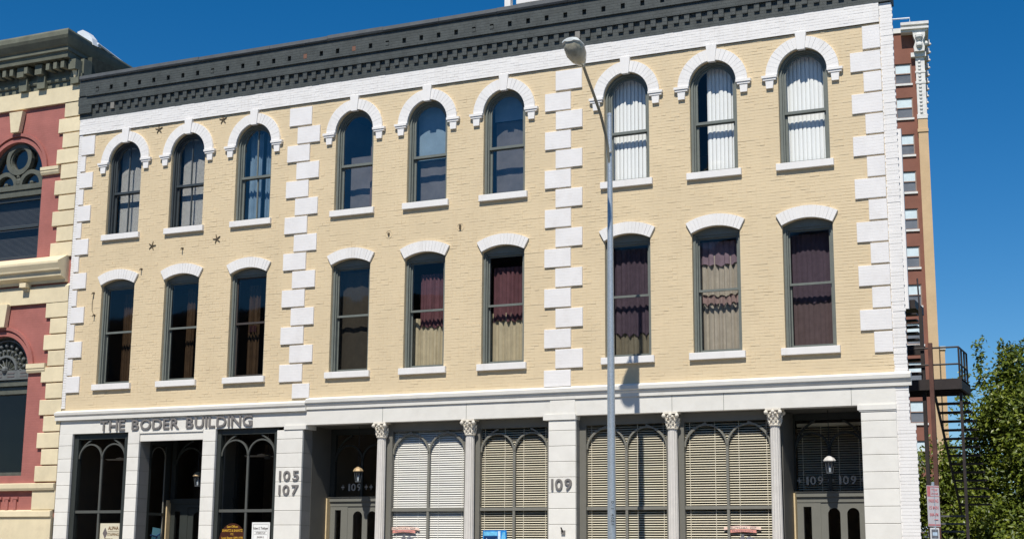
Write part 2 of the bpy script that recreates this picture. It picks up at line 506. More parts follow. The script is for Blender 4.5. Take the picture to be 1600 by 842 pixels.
_txt = {}
def text_mesh(txt, size, ext, m, bold=0.0, align='LEFT', font_bevel=0.0):
    key = (txt, size, ext, m, bold, align)
    if key in _txt: return _txt[key]
    cu = bpy.data.curves.new("lettering", 'FONT')
    cu.body = txt
    cu.size = size
    cu.extrude = ext
    cu.offset = bold
    cu.align_x = align
    cu.resolution_u = 3
    ob = bpy.data.objects.new("lettering", cu)
    COL.objects.link(ob)
    dg = bpy.context.evaluated_depsgraph_get()
    dg.update()
    me = bpy.data.meshes.new_from_object(ob.evaluated_get(dg))
    bpy.data.objects.remove(ob)
    bpy.data.curves.remove(cu)
    me.materials.clear()
    me.materials.append(M[m])
    me.transform(Matrix.Rotation(pi / 2, 4, 'X'))
    me.name = "lettering"
    _txt[key] = me
    return me

def text_line(name, txt, cx, z, y, width, height, m, parent, rot=None, ext=0.001, bold=0.0):
    """a printed line fitted to width and cap height, centred on cx, base at z"""
    me = text_mesh(txt, 1.0, ext, m, bold, 'LEFT').copy()
    xs = [v.co.x for v in me.vertices]; zs = [v.co.z for v in me.vertices]
    w = max(xs) - min(xs); h = 0.70
    sx = width / w; sz = height / h
    for v in me.vertices:
        v.co.x = (v.co.x - min(xs) - w / 2) * sx
        v.co.z = v.co.z * sz
    return piece(name, me, (cx, y, z), parent, rot)

def arch_pts(cx, hw, z0, zs, rise=None, n=18, inset=0.0, z0i=None):
    """outline bottom-left -> up -> arch -> bottom-right; rise None: half round"""
    if rise is None:
        r = hw - inset
        pts = [(cx - r * cos(pi * i / n), zs + r * sin(pi * i / n)) for i in range(n + 1)]
    else:
        R = (hw * hw + rise * rise) / (2 * rise)
        cz = zs + rise - R
        R -= inset
        h = hw - inset
        a = math.asin(min(1, h / R))
        pts = [(cx + R * sin(-a + 2 * a * i / n), cz + R * cos(-a + 2 * a * i / n)) for i in range(n + 1)]
    zb = z0 + inset if z0i is None else z0i
    return [(pts[0][0], zb)] + pts + [(pts[-1][0], zb)]

def wall_open(mb, x0, x1, z0, z1, y, ops, depth=0.12):
    """front face with openings; each op = (cx, hw, zbot, zspring, rise or None or 0)"""
    cols = {}
    for o in ops: cols.setdefault((round(o[0] - o[1], 4), round(o[0] + o[1], 4)), []).append(o)
    xs = x0
    def q(a, b, c, d):
        mb.add([(a, y, c), (b, y, c), (b, y, d), (a, y, d)], [(0, 1, 2, 3)])
    for (a, b) in sorted(cols):
        q(xs, a, z0, z1)
        zz = z0
        lst = sorted(cols[(a, b)], key=lambda o: o[2])
        for k, (cx, hw, zb, zs, rise) in enumerate(lst):
            if zz < zb: q(a, b, zz, zb)
            nxt = lst[k + 1][2] if k + 1 < len(lst) else z1
            if rise == 0:
                zz = zs
                mb.strip([(a, zb), (a, zs), (b, zs), (b, zb), (a, zb)], y, y + depth)
            else:
                pts = arch_pts(cx, hw, zb, zs, rise)
                for i in range(1, len(pts) - 2):
                    p, r = pts[i], pts[i + 1]
                    mb.add([(p[0], y, p[1]), (r[0], y, r[1]), (r[0], y, nxt), (p[0], y, nxt)], [(0, 1, 2, 3)])
                mb.strip(pts + [pts[0]], y, y + depth)
                zz = nxt
        if zz < z1: q(a, b, zz, z1)
        xs = b
    q(xs, x1, z0, z1)

def boxes(name, m, parent, lst):
    for b_ in lst: MB().box(*b_).build(name, m, parent)

# ---------------------------------------------------------------- the ground
XL, XR = -26.93, -5.05
g = MB(); g.add([(-900, -900, -0.01), (900, -900, -0.01), (900, 900, -0.01), (-900, 900, -0.01)], [(0, 1, 2, 3)])
g.build("ground", 'earth', kind='structure')
MB().box(-120, 60, -18, -3.4, -0.3, 0.0).build("road", 'asphalt', kind='structure')
MB().box(-120, 60, -3.25, 1.8, -0.3, 0.13).build("pavement", 'pavement', kind='structure')
MB().box(-120, 60, -3.4, -3.25, -0.3, 0.15).build("kerb", 'white_stone', kind='structure')
MB().box(-120, 60, -40, -18.15, -0.3, 0.13).build("far_pavement", 'pavement', kind='structure')
MB().box(-120, 60, -18.15, -18, -0.3, 0.15).build("far_kerb", 'white_stone', kind='structure')
ln = MB()
for i in range(40): ln.box(-110 + i * 4.2, -108.2 + i * 4.2, -10.78, -10.66, 0.0, 0.004)
ln.build("road_marking", 'line', kind='structure')
MB().box(-4.6, 30, 1.85, 60, -0.3, 0.02).build("side_lot", 'asphalt', kind='structure')

# ---------------------------------------------------------------- the main building
B = thing("commercial_building", (-16, 3, 0), "three storey tan brick building with white trim and black parapet", "building")
SX = [-25.31, -23.25, -21.18, -18.20, -16.16, -14.11, -11.05, -9.01, -7.00]
S_HW, S_Z0, S_ZS = 0.535, 10.0, 12.0
T_HW, T_Z0, T_ZS, T_RISE = 0.545, 6.01, 8.64, 0.135
ops = []
for cx in SX:
    ops.append((cx, 0.54, S_Z0, S_ZS, None))
    ops.append((cx, 0.54, T_Z0, T_ZS, T_RISE))
S_HW = T_HW = 0.54
w = MB(); wall_open(w, XL, XR - 0.02, 5.05, 13.0, 0.0, ops, 0.10)
wall = w.build("wall", 'tan_wall', B, fix=False)

# tan brickwork, real bricks a few mm proud of their joints
CH, BL = 0.0672, 0.213
bk = MB(); single = []
R_T = (0.54 ** 2 + T_RISE ** 2) / (2 * T_RISE); CZ_T = T_ZS + T_RISE - R_T
rb = random.Random(3)
nrow = int((12.93 - 5.36) / CH)
for r in range(nrow):
    z = 5.36 + r * CH
    zc = z + CH / 2
    x = -26.72 + (0.5 * BL if r % 2 else 0) - BL
    header = (r % 7 == 6)
    bl = BL / 2 if header else BL
    while x < -5.28:
        a, b = x + 0.0025, x + bl - 0.0025
        x += bl
        a = max(a, -26.72); b = min(b, -5.30)
        if b - a < 0.03: continue
        ok = True
        for cx in SX:
            if b < cx - 0.9 or a > cx + 0.9: continue
            if S_Z0 - 0.14 < zc < S_ZS or T_Z0 - 0.14 < zc < T_ZS:
                l, rr = cx - 0.54, cx + 0.54
                if a < l < b: b = l - 0.001
                elif a < rr < b: a = rr + 0.001
                elif l <= a and b <= rr: ok = False
            xm = min(max(cx, a), b)
            if zc >= S_ZS and (xm - cx) ** 2 + (zc - S_ZS) ** 2 < 0.62 ** 2: ok = False
            if T_ZS <= zc < 9.2 and (xm - cx) ** 2 + (zc - CZ_T) ** 2 < (R_T + 0.1) ** 2 and abs(xm - cx) < 0.66: ok = False
        if not ok or b - a < 0.025: continue
        d = 0.002 + rb.random() ** 4 * 0.006
        hz = CH - 0.0045 - (rb.random() ** 5) * 0.010
        if (abs(b - a - (BL - 0.005)) < 0.001 and -6.45 < a and b < -5.72 and 6.2 < zc < 11.9 and len(single) < 100):
            single.append((a, z, d)); continue
        zj = z + rb.uniform(-0.0015, 0.0015)
        bk.front(a, b, -d, 0.0, zj, zj + hz)
bk.build("brickwork", 'tan_brick', wall, kind='stuff', fix=False)
brick_me = MB().front(0, BL - 0.005, -0.005, 0, 0, CH - 0.0065).mesh("brick", 'tan_brick', False)
for a, z, d in single: piece("brick", brick_me, (a, 0.0, z), wall)

# white corner strip at the right: one brick per course
corner = MB().box(XR - 0.262, XR - 0.02, -0.002, 0.15, 0.0, 13.3).build("corner_pier", 'white_paint', B)
cb = MB().front(0, 0.262, -0.009, 0.02, 0, CH - 0.004).mesh("brick", 'white_paint', False)
cb2 = MB().front(0, 0.36, -0.012, 0.02, 0, CH - 0.004).mesh("brick", 'white_paint', False)
for i in range(int(13.28 / CH)):
    z = i * CH
    j = rb.uniform(-0.007, 0.007) + (0.012 if i % 2 else 0)
    if z < 4.35: piece("brick", cb2, (-5.30 + j, rb.uniform(-0.004, 0.004), z), corner)
    else: piece("brick", cb, (-5.316 + j, rb.uniform(-0.004, 0.004), z), corner)
MB().box(-5.05, -4.975, 0.02, 0.09, 6.7, 10.5).build("corner_trim", 'white_paint', B)

# left corner strip
ls = MB()
for i in range(int((13.3 - 5.42) / CH)):
    z = 5.42 + i * CH
    ls.front(XL + rb.uniform(-0.005, 0.005), XL + 0.11 + rb.uniform(-0.008, 0.01), -0.03, 0.0, z, z + CH - 0.006)
ls.build("corner_strip", 'white_paint', B, kind='stuff', fix=False)

# quoins
def quoin(x0, x1, z0, z1, p=0.045):
    key = (round(x1 - x0, 2), round(z1 - z0, 2))
    if key not in QM:
        mb = MB(); mb.cbox(0, x1 - x0, -p, 0.01, 0, z1 - z0, 0.006)
        QM[key] = mb.mesh("quoin", 'white_brick')
    piece("quoin", QM[key], (x0 + rb.uniform(-0.006, 0.006), rb.uniform(-0.006, 0.006), z0), B)
QM = {}
P0, HQ = 12.265, 0.425
quoin(-26.82, -26.38, 12.30, 12.83)
quoin(-20.12, -19.46, 12.32, 12.79)
quoin(-12.78, -12.12, 12.32, 12.79)
quoin(-5.69, -5.318, 12.32, 12.83)
for k in range(15):
    zt = P0 - 0.4625 * k
    e = k % 2 == 0
    if zt - HQ > 5.4:
        quoin(-26.82, -26.66 if e else -26.38, zt - HQ, zt)
        if k < 14: quoin(*((-19.86, -19.20) if e else (-20.14, -19.48)), zt - HQ, zt)
        quoin(*((-13.05, -12.40) if e else (-12.78, -12.12)), zt - HQ, zt)
        quoin(-5.96 if e else -5.69, -5.318, zt - HQ, zt)
quoin(-19.75, -19.26, 5.42, 5.77)
quoin(-13.05, -12.40, 5.42, 5.79)

# frieze, parapet
fz = MB(); nf = 7
for i in range(nf):
    z = 12.885 + i * 0.0637
    x = XL + (0.1 if i % 2 else 0.0)
    while x < -5.32:
        b = min(x + 0.213, -5.318)
        d = 0.045 + rb.uniform(0, 0.006)
        fz.front(x + (0.0 if x == XL else 0.002), b - 0.002, -d, 0.0, z, z + 0.0637 - 0.004 - rb.random() ** 4 * 0.004)
        x = b
MB().box(XL, -5.318, -0.042, 0.0, 12.885, 13.32).build("frieze", 'white_paint', B)
fz.build("frieze_brickwork", 'white_paint', B, kind='stuff', fix=False)
par = MB()
PR = -5.06
par.box(XL - 0.02, PR, -0.055, 0.35, 13.32, 13.69)
par.box(XL - 0.04, PR, -0.125, 0.35, 13.69, 13.955)
par.box(XL - 0.02, XL + 0.42, -0.12, -0.055, 13.47, 13.69)
# upper field with sockets left open
so = []
x = -26.31
while x < -5.5:
    so.append((x, 0.05, 14.03, 14.16, 0)); x += 0.4765
wall_open(par, XL - 0.0, PR, 13.957, 14.39, -0.155, so, 0.085)
par.box(XL, PR, -0.07, 0.35, 13.957, 14.39)
par.add([(XL, -0.155, 13.957), (PR, -0.155, 13.957), (PR, -0.07, 13.957), (XL, -0.07, 13.957)], [(0, 1, 2, 3)])
par.add([(XL, -0.155, 13.957), (XL, -0.07, 13.957), (XL, -0.07, 14.39), (XL, -0.155, 14.39)], [(0, 1, 2, 3)])
par.box(XL + 0.25, PR, -0.172, -0.1, 13.93, 13.972)
parapet = par.build("parapet", 'black_brick', B, fix=False)
x = XL + 0.02
while x < PR - 0.1:
    b = min(PR, x + rb.uniform(1.5, 2.3))
    if PR - b < 0.4: b = PR
    dz, dy = rb.uniform(-0.010, 0.008), rb.uniform(-0.008, 0.006)
    MB().xsweep([(-0.20 + dy, 14.39), (-0.225 + dy, 14.43 + dz), (-0.215 + dy, 14.52 + dz), (0.40, 14.55 + dz), (0.40, 14.39)], x, b - 0.006).build("cap_section", 'cap_metal', parapet)
    x = b
dm = MB().front(-0.06, 0.06, -0.105, -0.05, 13.50, 13.688).mesh("dentil", 'black_brick')
dm2 = dm.copy(); dm2.materials[0] = M['pale_chip']
x = -26.33; i = 0
while x < -5.2:
    piece("dentil", dm2 if i in (2, 53) else dm, (x + rb.uniform(-0.008, 0.008), rb.uniform(-0.008, 0.006), rb.uniform(-0.006, 0.006)), parapet); x += 0.2664; i += 1
# worn header stubs in a few sockets
sm_ = MB().front(-0.045, 0.045, -0.165, -0.07, 14.035, 14.12).mesh("stub", 'black_brick')
sr_ = MB().front(-0.05, 0.05, -0.16, -0.07, 14.03, 14.15).mesh("stub", 'soot_brick')
for i, (x, *_r) in enumerate(so):
    if i in (0, 8, 19, 24, 25): piece("stub", sm_, (x, 0, 0), parapet)
    if i in (14, 17): piece("stub", sr_, (x, 0, 0), parapet)

# belt course over the shopfront
MB().xsweep([(0.0, 5.13), (-0.055, 5.13), (-0.06, 5.205), (-0.085, 5.235), (-0.085, 5.27), (-0.125, 5.285), (-0.135, 5.36), (0.0, 5.42)], -19.30, -4.98).build("belt_course", 'white_stone', B)
MB().xsweep([(0.0, 5.10), (-0.09, 5.10), (-0.095, 5.20), (-0.13, 5.235), (-0.14, 5.30), (0.0, 5.36)], XL - 0.14, -19.303).build("belt_course", 'white_stone', B)
MB().box(-19.33, -5.31, -0.02, 0.30, 4.765, 5.125).build("architrave", 'white_stone', B)
MB().box(XL, -19.335, -0.015, 0.30, 4.745, 5.095).build("architrave", 'white_stone', B)
MB().box(-12.9, -12.3, -0.04, -0.02, 4.80, 5.12).build("architrave_block", 'white_stone', B)
boxes("architrave_joint", 'frame_green', B, [(x - 0.004, x + 0.004, -0.024, -0.02, 4.77, 5.12) for x in (-17.2, -15.0, -10.05, -8.9, -6.2)])

# piers of stacked blocks
blk = {}
def pier(x0, x1, y0, y1, ztop, name="pier", first=0.0):
    p = MB().box(x0 + 0.012, x1 - 0.012, y0 + 0.012, y1, 0.0, ztop).build(name, 'shop_frame', B)
    zj = [4.44 - 0.342 * i for i in range(0, 14)]
    zj = [ztop] + [z for z in zj if z > 0.05 and z < ztop - 0.1] + [0.0]
    for a, b in zip(zj[:-1], zj[1:]):
        key = (round(x1 - x0, 3), round(a - b, 3), y0, y1)
        if key not in blk:
            mb = MB(); mb.cbox(0, x1 - x0, y0, y0 + 0.07, 0.004, a - b - 0.004, 0.007)
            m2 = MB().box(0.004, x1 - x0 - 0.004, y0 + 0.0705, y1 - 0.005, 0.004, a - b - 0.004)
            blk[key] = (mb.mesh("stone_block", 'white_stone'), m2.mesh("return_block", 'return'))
        q = piece("stone_block", blk[key][0], (x0, rb.uniform(-0.002, 0.0), b), p)
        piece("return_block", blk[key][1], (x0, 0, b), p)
    return p
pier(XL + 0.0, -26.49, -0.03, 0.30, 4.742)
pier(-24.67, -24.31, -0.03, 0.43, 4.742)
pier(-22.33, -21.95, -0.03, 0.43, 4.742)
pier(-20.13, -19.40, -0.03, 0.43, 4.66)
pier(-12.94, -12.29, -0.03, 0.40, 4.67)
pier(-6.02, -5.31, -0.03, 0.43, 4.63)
boxes("pier_cap", 'white_stone', B, ((-19.92, -19.30, -0.055, 0.42, 4.665, 4.762), (-13.06, -12.28, -0.06, 0.40, 4.675, 4.80), (-6.08, -5.30, -0.06, 0.42, 4.66, 4.762), (-6.05, -5.305, -0.045, 0.42, 4.632, 4.659)))
MB().box(-24.30, -22.34, 0.0, 0.10, 4.50, 4.735).build("entry_lintel", 'white_stone', B)
MB().box(-24.30, -22.34, -0.03, 0.0, 4.70, 4.742).build("entry_lintel_lip", 'white_stone', B)

# columns
def column(cx):
    cy = 0.11
    sh = MB().lathe([(0.118, 0.45), (0.112, 2.5), (0.102, 4.42)], cx, cy, 28, flute=0.10)
    c = sh.build("column", 'column', B)
    MB().lathe([(0.17, 0.13), (0.17, 0.25), (0.14, 0.28), (0.15, 0.36), (0.125, 0.45)], cx, cy, 16).smooth().build("base", 'column', c)
    k = MB()
    k.lathe([(0.105, 4.40), (0.128, 4.415), (0.128, 4.44), (0.108, 4.45), (0.112, 4.58), (0.135, 4.68), (0.15, 4.70)], cx, cy, 16)
    for row, (z, rr, n, off) in enumerate(((4.475, 0.122, 8, 0), (4.535, 0.128, 8, 0.5), (4.60, 0.138, 8, 0))):
        for i in range(n):
            t = 2 * pi * (i + off) / n
            k.ball((cx + rr * cos(t), cy + rr * sin(t), z), 0.034, 6, (0.8, 0.8, 1.15))
            k.ball((cx + (rr + 0.022) * cos(t), cy + (rr + 0.022) * sin(t), z + 0.022), 0.017, 5)
    for sx in (-1, 1):
        for sy in (-1, 1):
            px, py = cx + sx * 0.148, cy + sy * 0.148
            k.ball((px, py, 4.685), 0.046, 8, (1, 1, 1))
            k.tube([(cx + sx * 0.085, cy + sy * 0.085, 4.58), (cx + sx * 0.12, cy + sy * 0.12, 4.65), (px, py, 4.69)], 0.02, 6)
        k.ball((cx + sx * 0.05, cy - 0.145, 4.665), 0.03, 6)
    k.ball((cx, cy - 0.16, 4.70), 0.04, 7)
    k.ball((cx, cy - 0.15, 4.645), 0.028, 6)
    k.box(cx - 0.165, cx + 0.165, cy - 0.15, cy + 0.15, 4.725, 4.7625)
    k.build("capital", 'capital', c)
for cx in (-17.28, -14.955, -10.09, -7.84): column(cx)

# ------------------------------------------------ upper windows
hood_s = MB()
no = 22
o_ = [(-0.80 * cos(pi * i / no), 0.80 * sin(pi * i / no)) for i in range(no + 1)]
i_ = [(-0.542 * cos(pi * i / no), 0.542 * sin(pi * i / no)) for i in range(no + 1)]
for i in range(no):                                   # one voussoir brick pair after another
    a0, a1 = pi * (i + 0.03) / no, pi * (i + 0.97) / no
    d = 0.055 + rb.uniform(-0.003, 0.004)
    hood_s.prism([(-0.80 * cos(a0), 0.80 * sin(a0)), (-0.80 * cos(a1), 0.80 * sin(a1)), (-0.543 * cos(a1), 0.543 * sin(a1)), (-0.543 * cos(a0), 0.543 * sin(a0))], -d, 0.02)
hood_s.ring(o_, i_, -0.050, 0.10)
hood_s = hood_s.mesh("window_hood", 'white_paint')
key_s = MB().prism([(-0.122, 0.895), (0.122, 0.895), (0.082, 0.50), (-0.082, 0.50)], -0.085, 0.02).mesh("keystone", 'white_paint')
imp = MB()
imp.box(-0.17, 0.17, -0.095, 0.02, -0.055, 0.0)
imp.box(-0.145, 0.145, -0.075, 0.02, -0.105, -0.055)
imp.prism([(-0.09, -0.105), (0.09, -0.105), (0.075, -0.285), (-0.075, -0.285)], -0.06, 0.02)
imp = imp.mesh("impost", 'white_paint')
a = math.asin(0.54 / R_T)
ht = MB(); nt_ = 15
for i in range(nt_):
    a0, a1 = -a + 2 * a * (i + 0.03) / nt_, -a + 2 * a * (i + 0.97) / nt_
    q0, q1 = R_T + 0.003, R_T + 0.262
    d = 0.055 + rb.uniform(-0.003, 0.004)
    ht.prism([(q1 * sin(a0), CZ_T + q1 * cos(a0)), (q1 * sin(a1), CZ_T + q1 * cos(a1)), (q0 * sin(a1), CZ_T + q0 * cos(a1)), (q0 * sin(a0), CZ_T + q0 * cos(a0))], -d, 0.02)
to = [((R_T + 0.26) * sin(-a + 2 * a * i / 16), CZ_T + (R_T + 0.26) * cos(-a + 2 * a * i / 16)) for i in range(17)]
ti = [((R_T + 0.002) * sin(-a + 2 * a * i / 16), CZ_T + (R_T + 0.002) * cos(-a + 2 * a * i / 16)) for i in range(17)]
ht.ring(to, ti, -0.05, 0.10)
hood_t = ht.mesh("window_hood", 'white_paint')
sill_me = MB().cbox(-0.62, 0.62, -0.085, 0.12, -0.15, 0.0, 0.006).mesh("sill", 'white_paint')

def pane_poly(pts, y, name, m, parent):
    mb = MB()
    n = len(pts)
    mb.add([(p[0], y, p[1]) for p in pts], [tuple(range(n))[::-1]])
    return mb.build(name, m, parent, fix=False)

def s_window(i):
    cx = SX[i]
    fm = 'frame_dark' if i < 2 else 'frame_green'
    fr = MB()
    out = arch_pts(cx, 0.535, S_Z0, S_ZS)
    in1 = arch_pts(cx, 0.535, S_Z0, S_ZS, inset=0.055, z0i=S_Z0)
    in2 = arch_pts(cx, 0.535, S_Z0, S_ZS, inset=0.085, z0i=S_Z0)
    fr.ring(out, in1, 0.075, 0.30)
    fr.ring(in1, in2, 0.13, 0.30)
    fr.box(cx - 0.535, cx + 0.535, 0.09, 0.30, S_Z0, S_Z0 + 0.025)
    W = fr.build("window", fm, B)
    # upper sash (outer) and lower sash
    zr = 11.165
    us = MB()
    o1 = arch_pts(cx, 0.45, zr - 0.02, S_ZS, z0i=zr - 0.02); i1 = arch_pts(cx, 0.45, zr, S_ZS, inset=0.045, z0i=zr - 0.02)
    us.ring(o1, i1, 0.165, 0.20)
    us.box(cx - 0.455, cx + 0.455, 0.150, 0.205, zr - 0.03, zr + 0.03)
    ls_ = MB()
    x0, x1 = cx - 0.45, cx + 0.45
    ls_.box(x0, x0 + 0.05, 0.21, 0.25, S_Z0 + 0.027, zr - 0.01); ls_.box(x1 - 0.05, x1, 0.21, 0.25, S_Z0 + 0.027, zr - 0.01)
    ls_.box(x0 + 0.05, x1 - 0.05, 0.21, 0.25, S_Z0 + 0.027, S_Z0 + 0.09); ls_.box(x0 + 0.05, x1 - 0.05, 0.21, 0.25, zr - 0.05, zr - 0.01)
    if i < 3:
        us.box(cx - 0.018, cx + 0.018, 0.168, 0.197, zr + 0.03, S_ZS + 0.40)
        ls_.box(cx - 0.018, cx + 0.018, 0.213, 0.247, S_Z0 + 0.09, zr - 0.05)
    us.build("upper_sash", fm, W); ls_.build("lower_sash", fm, W)
    gm = 'glass_sky' if 2 <= i <= 5 else 'glass'
    pane_poly(arch_pts(cx, 0.41, zr, S_ZS, z0i=zr), 0.182, "pane", gm, W)
    pane_poly([(x0 + 0.04, S_Z0 + 0.08), (x0 + 0.04, zr - 0.03), (x1 - 0.04, zr - 0.03), (x1 - 0.04, S_Z0 + 0.08)], 0.23, "pane", gm, W)
    piece("sill", sill_me, (cx, rb.uniform(-0.004, 0.004), S_Z0), W)
    H = piece("window_hood", hood_s, (cx, 0, S_ZS), B)
    piece("keystone", key_s, (cx, 0, S_ZS), H)
    piece("impost", imp, (cx - 0.715, 0, S_ZS), H); piece("impost", imp, (cx + 0.715, 0, S_ZS), H)
for i in range(9): s_window(i)

def t_window(i):
    cx = SX[i]
    fm = 'frame_green'
    fr = MB()
    hw = 0.535
    ap = arch_pts(cx, hw, T_Z0, T_ZS, T_RISE - 0.004)
    for sgn in (-1, 1):
        xa, xb = sorted((cx + sgn * hw, cx + sgn * (hw - 0.055)))
        fr.box(xa, xb, 0.075, 0.30, T_Z0, 8.60)
        xa, xb = sorted((cx + sgn * (hw - 0.055), cx + sgn * (hw - 0.085)))
        fr.box(xa, xb, 0.12, 0.30, T_Z0, 8.60)
    top = [p for p in ap[1:-1]]
    fr.prism([(cx + hw, 8.601), (cx - hw, 8.601)] + top, 0.095, 0.30)
    fr.box(cx - hw + 0.085, cx + hw - 0.085, 0.12, 0.30, 8.555, 8.60)
    fr.box(cx - hw + 0.085, cx + hw - 0.085, 0.10, 0.30, T_Z0, T_Z0 + 0.035)
    W = fr.build("window", fm, B)
    zr = 7.385
    x0, x1 = cx - 0.447, cx + 0.447
    sa = MB()
    sm = 'frame_green' if i != 2 else 'frame_brown'
    for xa, xb, y0, y1, za, zb in ((x0, x0 + 0.03, .165, .2, zr, 8.555), (x1 - .03, x1, .165, .2, zr, 8.555), (x0 + .03, x1 - .03, .165, .2, 8.52, 8.555), (x0, x1, .155, .205, zr - .025, zr + .025)):
        sa.box(xa, xb, y0, y1, za, zb)
    sa.build("upper_sash", sm, W)
    sb = MB()
    for xa, xb, y0, y1, za, zb in ((x0, x0 + 0.03, .21, .245, T_Z0 + .035, zr - .026), (x1 - .03, x1, .21, .245, T_Z0 + .035, zr - .026), (x0 + .03, x1 - .03, .21, .245, T_Z0 + .035, T_Z0 + .085)):
        sb.box(xa, xb, y0, y1, za, zb)
    sb.build("lower_sash", sm, W)
    gm = 'glass_dark' if i in (0, 1, 2, 3, 6, 8) else 'glass'
    pane_poly([(x0 + .02, zr), (x0 + .02, 8.53), (x1 - .02, 8.53), (x1 - .02, zr)], 0.182, "pane", gm, W)
    pane_poly([(x0 + .02, T_Z0 + .06), (x0 + .02, zr - .01), (x1 - .02, zr - .01), (x1 - .02, T_Z0 + .06)], 0.228, "pane", gm, W)
    piece("sill", sill_me, (cx, rb.uniform(-0.004, 0.004), T_Z0), W)
    piece("window_hood", hood_t, (cx, 0, 0), B)
for i in range(9): t_window(i)

# wall anchors, discs, wire
st = MB()
for k in range(5):
    t = pi / 2 + 2 * pi * k / 5
    st.prism([(0.018 * cos(t - 0.9), 0.018 * sin(t - 0.9)), (0.12 * cos(t - 0.05), 0.12 * sin(t - 0.05)), (0.12 * cos(t + 0.05), 0.12 * sin(t + 0.05)), (0.018 * cos(t + 0.9), 0.018 * sin(t + 0.9))], -0.022 - 0.001 * k, -0.004)
st.ball((0, -0.02, 0), 0.02, 6)
st = st.mesh("wall_anchor", 'anchor')
for x, z in ((-24.25, 12.75), (-22.19, 12.77), (-24.26, 9.59), (-22.21, 9.60)):
    piece("wall_anchor", st, (x, -0.0, z), B, rot=(0, rb.uniform(-0.3, 0.3), 0))
hk = MB().tube([(0, 0, 0), (0, -0.07, 0.0), (0, -0.08, -0.05)], 0.014, 6).ball((0, -0.01, 0), 0.03, 6).mesh("wall_hook", 'anchor')
for x, z in ((-23.27, 9.44), (-24.56, 8.99), (-26.10, 8.46), (-26.03, 7.86)): piece("wall_hook", hk, (x, 0, z), B)
MB().tube([(-26.10, -0.02, 8.44), (-26.13, -0.02, 8.2), (-26.12, -0.02, 8.0), (-26.05, -0.02, 7.87)], 0.006, 5).build("wire", 'anchor', B)
for x, z in ((-17.16, 9.29), (-15.23, 9.30)):
    d = MB()
    n = 20
    d.ring([(x + 0.10 * cos(2 * pi * k / n), z + 0.10 * sin(2 * pi * k / n)) for k in range(n)], [(x + 0.082 * cos(2 * pi * k / n), z + 0.082 * sin(2 * pi * k / n)) for k in range(n)], -0.010, 0.0, True)
    o = d.build("tie_plate", 'tan_wall', B)
    MB().box(x - 0.022, x + 0.022, -0.04, 0, z - (0.022 if x < -16 else 0.06), z + (0.03 if x < -16 else 0.05)).build("bolt", 'anchor', o)

# inside: floors, partitions, back wall, side wall, roof
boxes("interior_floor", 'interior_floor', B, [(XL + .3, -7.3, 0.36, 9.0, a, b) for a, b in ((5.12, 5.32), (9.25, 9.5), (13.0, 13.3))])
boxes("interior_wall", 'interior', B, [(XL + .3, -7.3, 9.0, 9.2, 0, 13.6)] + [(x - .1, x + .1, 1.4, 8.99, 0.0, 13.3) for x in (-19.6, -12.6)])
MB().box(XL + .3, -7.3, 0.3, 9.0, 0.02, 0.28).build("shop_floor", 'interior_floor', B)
sk = tan(radians(10.6))
sd = MB()
for (xa, xb) in ((XR - 0.10, XR - 0.33), ):
    sd.add([(xa, 0.3, 0), (xb, 0.3, 0), (xb - 20 * sk, 20, 0), (xa - 20 * sk, 20, 0), (xa, 0.3, 14.3), (xb, 0.3, 14.3), (xb - 20 * sk, 20, 13.2), (xa - 20 * sk, 20, 13.2)],
           [(0, 3, 2, 1), (4, 5, 6, 7), (0, 1, 5, 4), (1, 2, 6, 5), (2, 3, 7, 6), (3, 0, 4, 7)])
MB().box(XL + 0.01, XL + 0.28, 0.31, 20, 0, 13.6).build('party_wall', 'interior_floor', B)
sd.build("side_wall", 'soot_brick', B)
MB().add([(XL + 0.3, 0.34, 14.0), (XR - 0.25, 0.34, 14.0), (XR - 0.25 - 20 * sk, 20, 13.3), (XL + .3, 20, 13.3)], [(0, 1, 2, 3)]).build("roof", 'shingle', B)
ph = MB().box(-15.9, -9.5, 3.3, 8, 13.6, 16.02)
ph.box(-15.62, -15.45, 3.15, 3.3, 15.6, 16.30); ph.box(-15.3, -9.7, 3.2, 8, 16.02, 16.25)
pent = ph.build("penthouse", 'white_paint', B)
MB().box(-15.35, -9.8, 3.4, 7.8, 16.25, 18.0).build("chimney", 'soot_brick', pent)

# ------------------------------------------------ shopfront windows
def tracery(mb, x0, x1, zs, ztop, y, wd=0.018, zbot=2.73):
    """two round arches and the flat outer arcs that cross them"""
    xm = (x0 + x1) / 2
    for a, b in ((x0, xm), (xm, x1)):
        c, r = (a + b) / 2, (b - a) / 2 - 0.008
        n = 14
        mb.ring([(c - (r + wd) * cos(pi * i / n), zs + (r + wd) * sin(pi * i / n)) for i in range(n + 1)],
                [(c - (r - wd) * cos(pi * i / n), zs + (r - wd) * sin(pi * i / n)) for i in range(n + 1)], y, y + 0.05)
    A, Bz = (x1 - x0) / 2 - 0.005, ztop - zs + 0.05
    for sgn in (-1, 1):
        po, pi_ = [], []
        for i in range(18):
            t = 0.05 + (pi / 2) * i / 17
            if zs + Bz * sin(t) > ztop - 0.005: break
            po.append((xm + sgn * (A + wd * 0.6) * cos(t), zs + (Bz + wd) * sin(t)))
            pi_.append((xm + sgn * (A - wd) * cos(t), zs + (Bz - wd) * sin(t)))
        if len(po) > 1: mb.ring(po, pi_, y + 0.002, y + 0.045)

